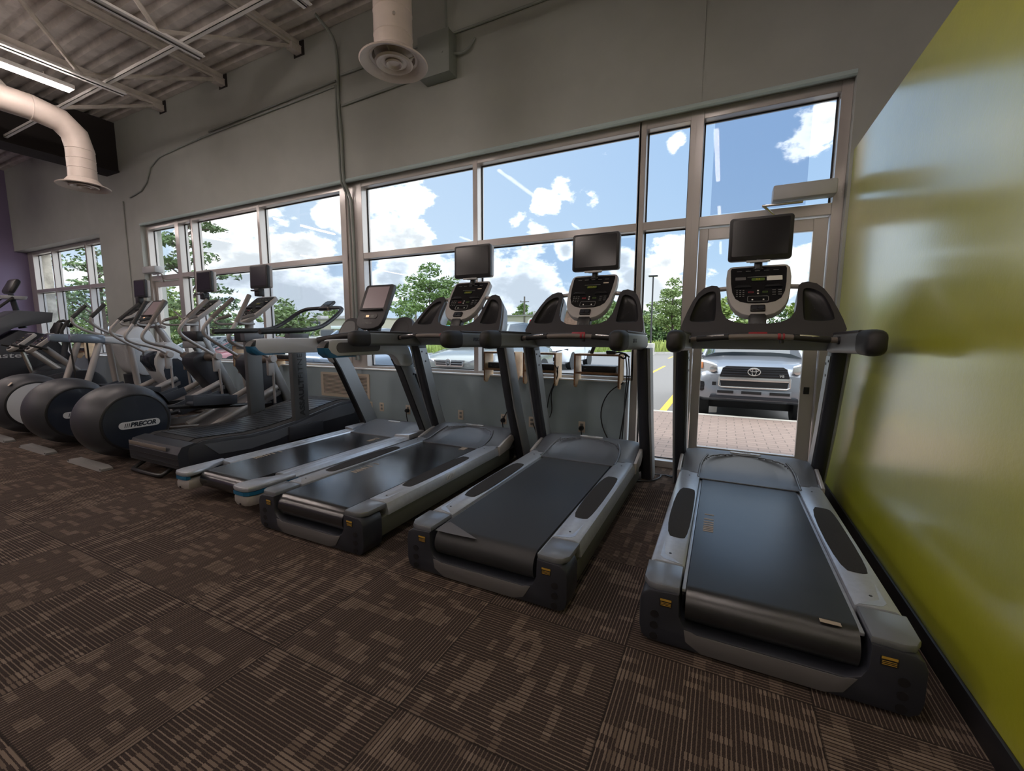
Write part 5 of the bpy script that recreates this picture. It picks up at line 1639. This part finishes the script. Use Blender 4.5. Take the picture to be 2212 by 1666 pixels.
# grey green crossover seen over the sill
CRV = [(-.02, .72, .44, .80), (.05, .82, .34, .90), (.2, .88, .30, .97), (.5, .905, .28, 1.03), (1.1, .91, .27, 1.13), (2.2, .91, .27, 1.15), (3.8, .90, .29, 1.14), (4.3, .86, .34, 1.10), (4.5, .78, .46, 1.0)]
t2 = car('grey green crossover with chrome grille parked beyond the sill left of the shelves', (-5.54, 8.1, GZ), 'car_grey', CRV, SUVG, 4.5)
t2.scale = (1, 1, 1.085)
g2 = obj('grille', B().prism([(-.36, .74), (.36, .74), (.42, .88), (-.42, .88)], (0, -.03, 0), X_, Z_, .04, bevel=.01), 'chrome', t2)
for z in (.785, .83):
    obj('grille_slat', B().bb(-.35, .35, -.078, -.068, z - .012, z + .012), 'black', g2)
b = B()
b.tube([(-.05, -.085, .88), (-.062, -.085, .78), (-.03, -.085, .755), (.03, -.085, .755), (.062, -.085, .78), (.05, -.085, .88), (.03, -.085, .895), (-.03, -.085, .895)], .009, 8, closed=True, smooth=1)
b.box((-.028, -.085, .825), (.014, .014, .10), 0, Matrix.Rotation(.08, 3, 'Y')).box((.028, -.085, .825), (.014, .014, .10), 0, Matrix.Rotation(-.08, 3, 'Y')).box((0, -.085, .822), (.05, .014, .016))
obj('emblem', b, 'chrome', t2)
for s in (-1, 1):
    obj('headlight', B().loft([[(s * x, y, z), (s * x, y - .01, z + h), (s * x, y + .1, z + h + .02), (s * x, y + .1, z)] for x, y, z, h in ((.45, -.01, .76, .08), (.65, .03, .76, .14), (.82, .16, .80, .16), (.89, .40, .86, .12))]), 'lamp_glass', t2, 30)
obj('lower_grille', B().bb(-.5, .5, -.06, -.02, .48, .60, .01), 'black', t2)

# white crossover across the lot
t3 = car('white crossover with black headlights parked across the lot', (-6.85, 17.4, GZ), 'car_white', CRV, [(.95, .80, 1.10, .6, 1.16), (1.75, .80, 1.12, .64, 1.58), (2.6, .80, 1.14, .66, 1.64), (3.6, .78, 1.18, .63, 1.58), (4.3, .76, 1.16, .66, 1.22)], 4.5)
for s in (-1, 1):
    obj('headlight', B().loft([[(s * x, y, z), (s * x, y - .01, z + h), (s * x, y + .1, z + h), (s * x, y + .1, z)] for x, y, z, h in ((.42, -.03, .80, .04), (.66, .02, .80, .08), (.86, .22, .86, .07))]), 'black', t3, 30)
    obj('fog_light', B().bb(s * .62, s * .76, .02, .08, .48, .66, .02), 'black', t3)
obj('grille', B().bb(-.45, .45, -.055, 0, .70, .82, .01), 'graphite', t3)
obj('lower_grille', B().bb(-.5, .5, -.05, 0, .40, .56, .01), 'black', t3)
b = B()
for k in range(3):
    a = PI / 2 + k * 2 * PI / 3
    b.prism([(0, 0), (.035 * math.cos(a - .5), .035 * math.sin(a - .5)), (.06 * math.cos(a), .06 * math.sin(a)), (.035 * math.cos(a + .5), .035 * math.sin(a + .5))], (0, -.05, .84), X_, Z_, .01)
obj('emblem', b, 'chrome', t3, 0)

SED = [(-.02, .68, .40, .68), (.06, .80, .28, .76), (.25, .86, .25, .82), (.6, .89, .24, .87), (1.2, .90, .23, .94), (2.2, .90, .23, .96), (3.6, .89, .25, .98), (4.4, .84, .32, .95), (4.65, .74, .44, .84)]
SEDG = [(1.15, .76, .93, .60, .98), (2.0, .77, .95, .58, 1.38), (2.7, .77, .95, .58, 1.42), (3.4, .76, .96, .55, 1.36), (4.1, .72, .96, .60, 1.0)]


def plain_front(t):
    for s in (-1, 1):
        obj('headlight', B().loft([[(s * x, y, z), (s * x, y - .01, z + .09), (s * x, y + .1, z + .1), (s * x, y + .1, z)] for x, y, z in ((.42, -.01, .58), (.62, .03, .60), (.80, .16, .64))]), 'lamp_glass', t, 30)
    obj('grille', B().bb(-.34, .34, -.05, 0, .56, .66, .01), 'black', t)


plain_front(car('blue grey SUV seen beyond the curved treadmill handrail', (-10.45, 8.2, GZ), 'car_blue', CRV, SUVG, 4.5))
plain_front(car('pale gold car low behind the elliptical trainer nearest the curved treadmill', (-13.3, 8.2, GZ), 'car_gold', SED, SEDG, 4.6))
plain_front(car('dark red car behind the elliptical trainers', (-16.4, 8.4, GZ), 'car_red', SED, SEDG, 4.6))
plain_front(car('white car left of the dark red car, behind the touch screen trainer', (-19.4, 8.4, GZ), 'car_white', SED, SEDG, 4.6))


# ------------------------------------------------------------------ trees
def leaf_cloud(b, blobs, n, size, rnd, flat=1.0):
    bm = b.bm
    vol = [bl[3] ** 2 for bl in blobs]
    tot = sum(vol)
    for bl, v_ in zip(blobs, vol):
        cx, cy, cz, r = bl
        for _ in range(int(n * v_ / tot)):
            while True:
                p = Vector((rnd.uniform(-1, 1), rnd.uniform(-1, 1), rnd.uniform(-1, 1)))
                if .15 < p.length < 1:
                    break
            p = p * (p.length ** -.35)
            q = Vector((cx + p.x * r, cy + p.y * r, cz + p.z * r * flat))
            a = Vector((rnd.uniform(-1, 1), rnd.uniform(-1, 1), rnd.uniform(-.6, .6))).normalized()
            c = a.orthogonal().normalized()
            c = (Matrix.Rotation(rnd.uniform(0, 2 * PI), 3, a) @ c)
            s_ = size * rnd.uniform(.6, 1.3)
            vv = [bm.verts.new(q + a * s_), bm.verts.new(q + c * s_ * .45), bm.verts.new(q - a * s_), bm.verts.new(q - c * s_ * .45)]
            bm.faces.new(vv)


def tree(label, x, y, h, spread, n, size, material, seed, group=None, flat=.45, trunk=.12, layers=5, base=.35, z0=GZ):
    rnd = random.Random(seed)
    t = thing('tree', label, 'tree', (x, y, z0), 0, group)
    wood, blobs = B(), []
    wood.tube([(0, 0, 0), (spread * .04, 0, h * .3), (-spread * .03, .05, h * .6), (0, 0, h * .95)], [trunk, trunk * .8, trunk * .5, trunk * .12], 8, smooth=1)
    for k in range(layers):
        z = h * (base + (1 - base) * k / (layers - 1))
        m_ = 4 if k < layers - 1 else 1
        for j in range(m_):
            a = rnd.uniform(0, 2 * PI) if m_ > 1 else 0
            rad = spread * (1 - .62 * k / layers) * rnd.uniform(.45, .85) * (0 if m_ == 1 else 1)
            e = Vector((rad * math.cos(a), rad * math.sin(a), z + rnd.uniform(-.04, .06) * h))
            wood.tube([(0, 0, max(.1, z - rad * .5)), e * .5 + Vector((0, 0, z * .5 - .1)), e], [trunk * .35, trunk * .22, trunk * .06], 6)
            blobs.append((e.x, e.y, e.z, spread * rnd.uniform(.26, .42) * (1 - .35 * k / layers)))
            blobs.append((e.x * .55, e.y * .55, z, spread * rnd.uniform(.18, .28)))
    obj('trunk', wood, 'bark', t, 50)
    lv = B()
    leaf_cloud(lv, blobs, n, size, rnd, flat)
    obj('foliage', lv, material, t, 0)
    return t


tree('airy locust tree left of the lamp post row, behind the left dark treadmill console', -33.0, 44, 9.2, 5.4, 5200, .24, 'leaf', 3)
tree('slender locust tree right of the lamp post, seen through the side window', -4.1, 40, 6.0, 2.5, 4200, .13, 'leaf', 5, base=.45)
tree('locust tree right behind the middle treadmill console', -10.8, 42, 5.4, 3.0, 3000, .17, 'leaf', 6)
tree('feathery locust tree close outside the far left windows', -25.5, 9.5, 5.2, 2.9, 3200, .10, 'leaf_dark', 8, flat=.20, layers=6, base=.3)
tree('feathery locust tree close outside the left door', -19.3, 9.9, 6.6, 2.4, 4200, .10, 'leaf_dark', 9, flat=.20, layers=7, base=.3)
for k, (x, y, h, sp, lab) in enumerate(((-37.5, 12.5, 4.0, 2.6, 'bushy tree low in the middle pane of the far left window, leftmost of the bushes'),
                                         (-33.2, 13.0, 4.1, 2.5, 'bushy bright green tree in the right pane of the far left window'),
                                         (-28.2, 13.5, 3.7, 2.5, 'bushy green tree left of the left door, behind the feathery locusts'),
                                         (-24.2, 13.0, 3.2, 2.4, 'bushy green tree low in the glass of the left door'),
                                         (-19.8, 14.5, 2.9, 2.3, 'low bushy tree behind the handles of the middle elliptical trainer'))):
    tree(lab, x, y, h, sp, 3000, .14, 'leaf_light' if k % 2 else 'leaf', 30 + k, flat=.8, base=.12)
protos = [tree('tree in the distant line of woods on the horizon', -20, 84, 7.0, 4.2, 1500, .42, 'leaf_light', 21, 'trees of the distant woods', .8, .2, 4, .15, 0),
          tree('tree in the distant line of woods on the horizon', -12, 86, 6.2, 4.6, 1500, .42, 'leaf_dark', 22, 'trees of the distant woods', .8, .2, 4, .15, 0),
          tree('tree in the distant line of woods on the horizon', -6, 82, 6.6, 3.9, 1500, .42, 'leaf', 23, 'trees of the distant woods', .8, .2, 4, .15, 0)]
rnd = random.Random(4)
for k in range(34):
    x = 34 - k * 3.6 - rnd.uniform(0, 1.4)
    if -88 < x < -56:
        continue
    o = copy_tree(protos[k % 3])
    o.location = (x, 84 + rnd.uniform(-5, 8), 0)
    o.rotation_euler = (0, 0, rnd.uniform(0, 6.28))
    sc = rnd.uniform(.75, 1.1)
    o.scale = (sc, sc, sc)
for k in range(9):
    o = copy_tree(protos[k % 3])
    o.location = (-62 - k * 6.5, 86 + rnd.uniform(-3, 5), 0)
    o.scale = (1.1, 1.1, 1.05)

# tall weeds on the verge: nobody could count them
rnd = random.Random(12)
b = B()
for _ in range(5200):
    k = rnd.choice((0, 1, 2, 2, 3, 3, 4, 4))
    (xa, ya), (xb, yb) = edge[k], edge[k + 1]
    u = rnd.random()
    x, y = xa + (xb - xa) * u, ya + (yb - ya) * u + .4 + rnd.random() ** 1.5 * 7
    h = rnd.uniform(.35, 1.15)
    dx, w_ = rnd.uniform(-.2, .2), rnd.uniform(.02, .07)
    b.quad((x - w_, y, GZ + .1), (x + w_, y, GZ + .1), (x + dx + w_ * .4, y + rnd.uniform(-.1, .1), GZ + h), (x + dx - w_ * .4, y, GZ + h))
tag(obj('tall_weeds', b, 'weed', None, 0), 'tall yellow green weeds growing along the kerb of the parking lot', 'weeds', kind='stuff')

# ------------------------------------------------------------------ poles, posts, signs, buildings
t = thing('parking_lamp', 'tall dark parking lot lamp post on a concrete base, seen through the side window', 'lamp post', (-5.1, 35, GZ))
obj('base', B().lathe([(.32, 0), (.32, .85), (.28, .9)], (0, 0, 0), Z_, 24), 'concrete', t)
obj('pole', B().tube([(0, 0, .85), (0, 0, 6.05)], [.075, .055], 10), 'pole_metal', t)
obj('lamp_head', B().bb(-.34, .34, -.15, .15, 6.0, 6.11, .03), 'pole_metal', t)
for x, y, h, lab in ((-81.7, 60, 8.3, 'timber power pole with many cross arms left of the store'), (-48.1, 60, 7.9, 'power pole beside the locust tree crown'),
                     (-27.4, 60, 7.3, 'bare power pole behind the wing of the left dark treadmill')):
    t = thing('power_pole', lab, 'power pole', (x, y, GZ))
    obj('pole', B().tube([(0, 0, 0), (0, 0, h)], [.17, .12], 8), 'pole_wood', t)
    obj('cross_arm', B().bb(-.75, .75, -.06, .06, h - .85, h - .72), 'pole_wood', t)
    if x < -60:
        for k in range(1, 4):
            obj('cross_arm', B().bb(-.7 + .12 * k, .7 - .12 * k, -.06, .06, h - .85 - .75 * k, h - .74 - .75 * k), 'pole_wood', t)
        obj('transformer', B().lathe([(.2, 0), (.22, .05), (.22, .55), (.1, .62)], (.75, 0, h - 4.0), Z_, 14), 'pole_metal', t)
    else:
        obj('insulator', B().tube([(-.6, 0, h - .72), (-.6, 0, h - .55)], .05, 6), 'pole_wood', t)
for x, y, lab in ((-23.2, 25.6, 'white post on the verge, leftmost of three'), (-20.8, 25.4, 'white post on the verge, between two others'), (-17.2, 28.4, 'white post on the verge beside the white sign')):
    tag(obj('marker_post', B().bb(x - .06, x + .06, y - .06, y + .06, GZ + .1, GZ + 1.25, .01), 'sign_white'), lab, 'post')
t = thing('notice_sign', 'white blank sign board on the verge above the grey green car', 'sign', (-17.9, 27.6, GZ))
obj('board', B().bb(-.36, .36, -.02, .02, .95, 1.95), 'sign_white', t)
obj('post', B().bb(-.04, .04, .02, .09, 0.1, 1.8), 'sign_white', t)
t = thing('transit_van', 'teal and white van far behind the grey green car', 'van', (-22.0, 31.5, GZ + .12))
obj('body', B().loft([ring_xz(0, 1.25, w_, h_, .15, y, 4) for y, w_, h_ in ((0, 1.7, 1.6), (.2, 1.9, 1.9), (4.6, 1.9, 1.9), (4.8, 1.8, 1.7))]), 'sign_teal', t)
obj('front_glass', B().bb(-.75, .75, -.02, .1, 1.25, 1.85, .03), 'car_glass', t)
obj('front_panel', B().bb(-.8, .8, -.03, .1, .5, 1.15, .04), 'sign_white', t)
obj('grille_oval', B().prism(rrect(.8, .22, .1, 5), (0, -.04, .85), X_, Z_, .02), 'black', t)
for s in (-1, 1):
    wheel(t, s * .9, .9, .34)
    wheel(t, s * .9, 3.8, .34)


def store(label, x0, x1, y, z1, signs):
    t = thing('store_building', label, 'building', ((x0 + x1) / 2, y, 0))
    w2 = (x1 - x0) / 2
    obj('wall', B().bb(-w2, w2, 0, 10, -.3, z1), 'stucco', t, 0)
    obj('parapet', B().bb(-w2 - .15, w2 + .15, -.15, 10.1, z1, z1 + .22), 'stucco_dark', t, 0)
    n_ = max(2, int(w2 * 2 / 5))
    for k in range(n_):
        cx = -w2 + (k + .5) * 2 * w2 / n_
        fr = obj('shop_front', B().bb(cx - 1.9, cx + 1.9, -.06, 0, -.2, 2.3), 'stucco_dark', t, 0)
        obj('shop_glass', B().bb(cx - 1.7, cx + 1.7, -.08, -.06, 0, 2.1), 'car_glass', fr, 0)
    return t, w2


b1, w2 = store('long beige strip mall with shop signs and roof units on the left horizon', -84, -56, 60, 4.15, None)
for x, w_, h_ in ((-5.2, 2.3, .75), (1.2, 3.4, .6), (8.2, 3.2, .62)):
    obj('roof_unit', B().bb(x - w_ / 2, x + w_ / 2, 2, 4, 4.3, 4.35 + h_, .05), 'concrete', b1)
s1 = obj('shop_sign', B().bb(-8.0, -5.7, -.12, 0, 2.95, 3.85, .02), 'sign_white', b1)
obj('sign_ring', B().tube([(-7.45 + .28 * math.cos(a), -.14, 3.45 + .28 * math.sin(a)) for a in [2 * PI * k / 20 for k in range(20)]], .06, 6, closed=True), 'sign_blue', s1)
text('sign_lettering', 'optom', .42, (-6.5, -.13, 3.48), X_, Z_, 'sign_dark', s1, .01, width=1.2)
obj('sign_band', B().bb(-7.0, -5.8, -.135, -.12, 3.05, 3.16), 'sign_blue', s1, 0)
s2 = obj('shop_sign', B().bb(-5.2, -1.8, -.12, 0, 2.85, 3.8, .02), 'sign_dark', b1)
lg = B().box((-4.72, -.14, 3.40), (.42, .03, .42), .03, Matrix.Rotation(.7, 3, 'Y'))
obj('sign_logo', lg, 'sign_blue', s2)
obj('sign_logo_red', B().box((-4.60, -.16, 3.53), (.20, .03, .42), .03, Matrix.Rotation(.7, 3, 'Y')), 'sign_red', s2)
text('sign_lettering', "Domino's", .52, (-3.15, -.13, 3.24), X_, Z_, 'sign_white', s2, .01, 0, .012, width=2.25)
obj('shop_sign', B().bb(1.2, 4.4, -.12, 0, 2.35, 2.95, .02), 'sign_white', b1)
b2, w2 = store('beige store with a round red and white sign in the middle distance', -32.5, -23.5, 60, 4.15, None)
obj('roof_unit', B().bb(1.1, 2.8, 2, 4, 4.3, 4.85, .05), 'concrete', b2)
text('wall_lettering', 'on', .7, (-.9, -.02, 3.05), X_, Z_, 'stucco_dark', b2, .01)
rs = obj('round_sign', B().disc((1.95, -.02, 3.1), (0, -1, 0), .78, .08, 28), 'sign_white', b2)
obj('sign_sweep', B().prism([(-.5, .1), (.2, .05), (.6, .3), (.3, .55), (-.35, .5)], (1.95, -.101, 3.1), X_, Z_, .02), 'sign_red', rs)
obj('sign_glyph', B().box((1.95, -.115, 2.85), (.5, .02, .12)).box((1.85, -.115, 2.65), (.12, .02, .3)), 'sign_dark', rs, 0)
b3, w2 = store('brown brick building behind the middle treadmill console', -22.2, -15.2, 58, 4.6, None)
for ch in b3.children:
    if ch.name.startswith('wall'):
        ch.data.materials[0] = M['brick_red']
t = thing('stone_pier', 'rough stone pier outside the far left windows', 'pier', (-15.85, 4.76, -.03))
obj('shaft', B().bb(-.95, .42, -.10, .10, 0, 3.35, .03), 'stone', t)
obj('capital', B().bb(-.95, .95, -.12, .12, 3.35, 3.50, .02), 'stone', t)
tag(obj('brick_post', B().bb(-10.56, -10.36, 4.82, 4.92, -.03, 3.9, .01), 'brick_red'), 'brown post outside at the left edge of the left door', 'post')
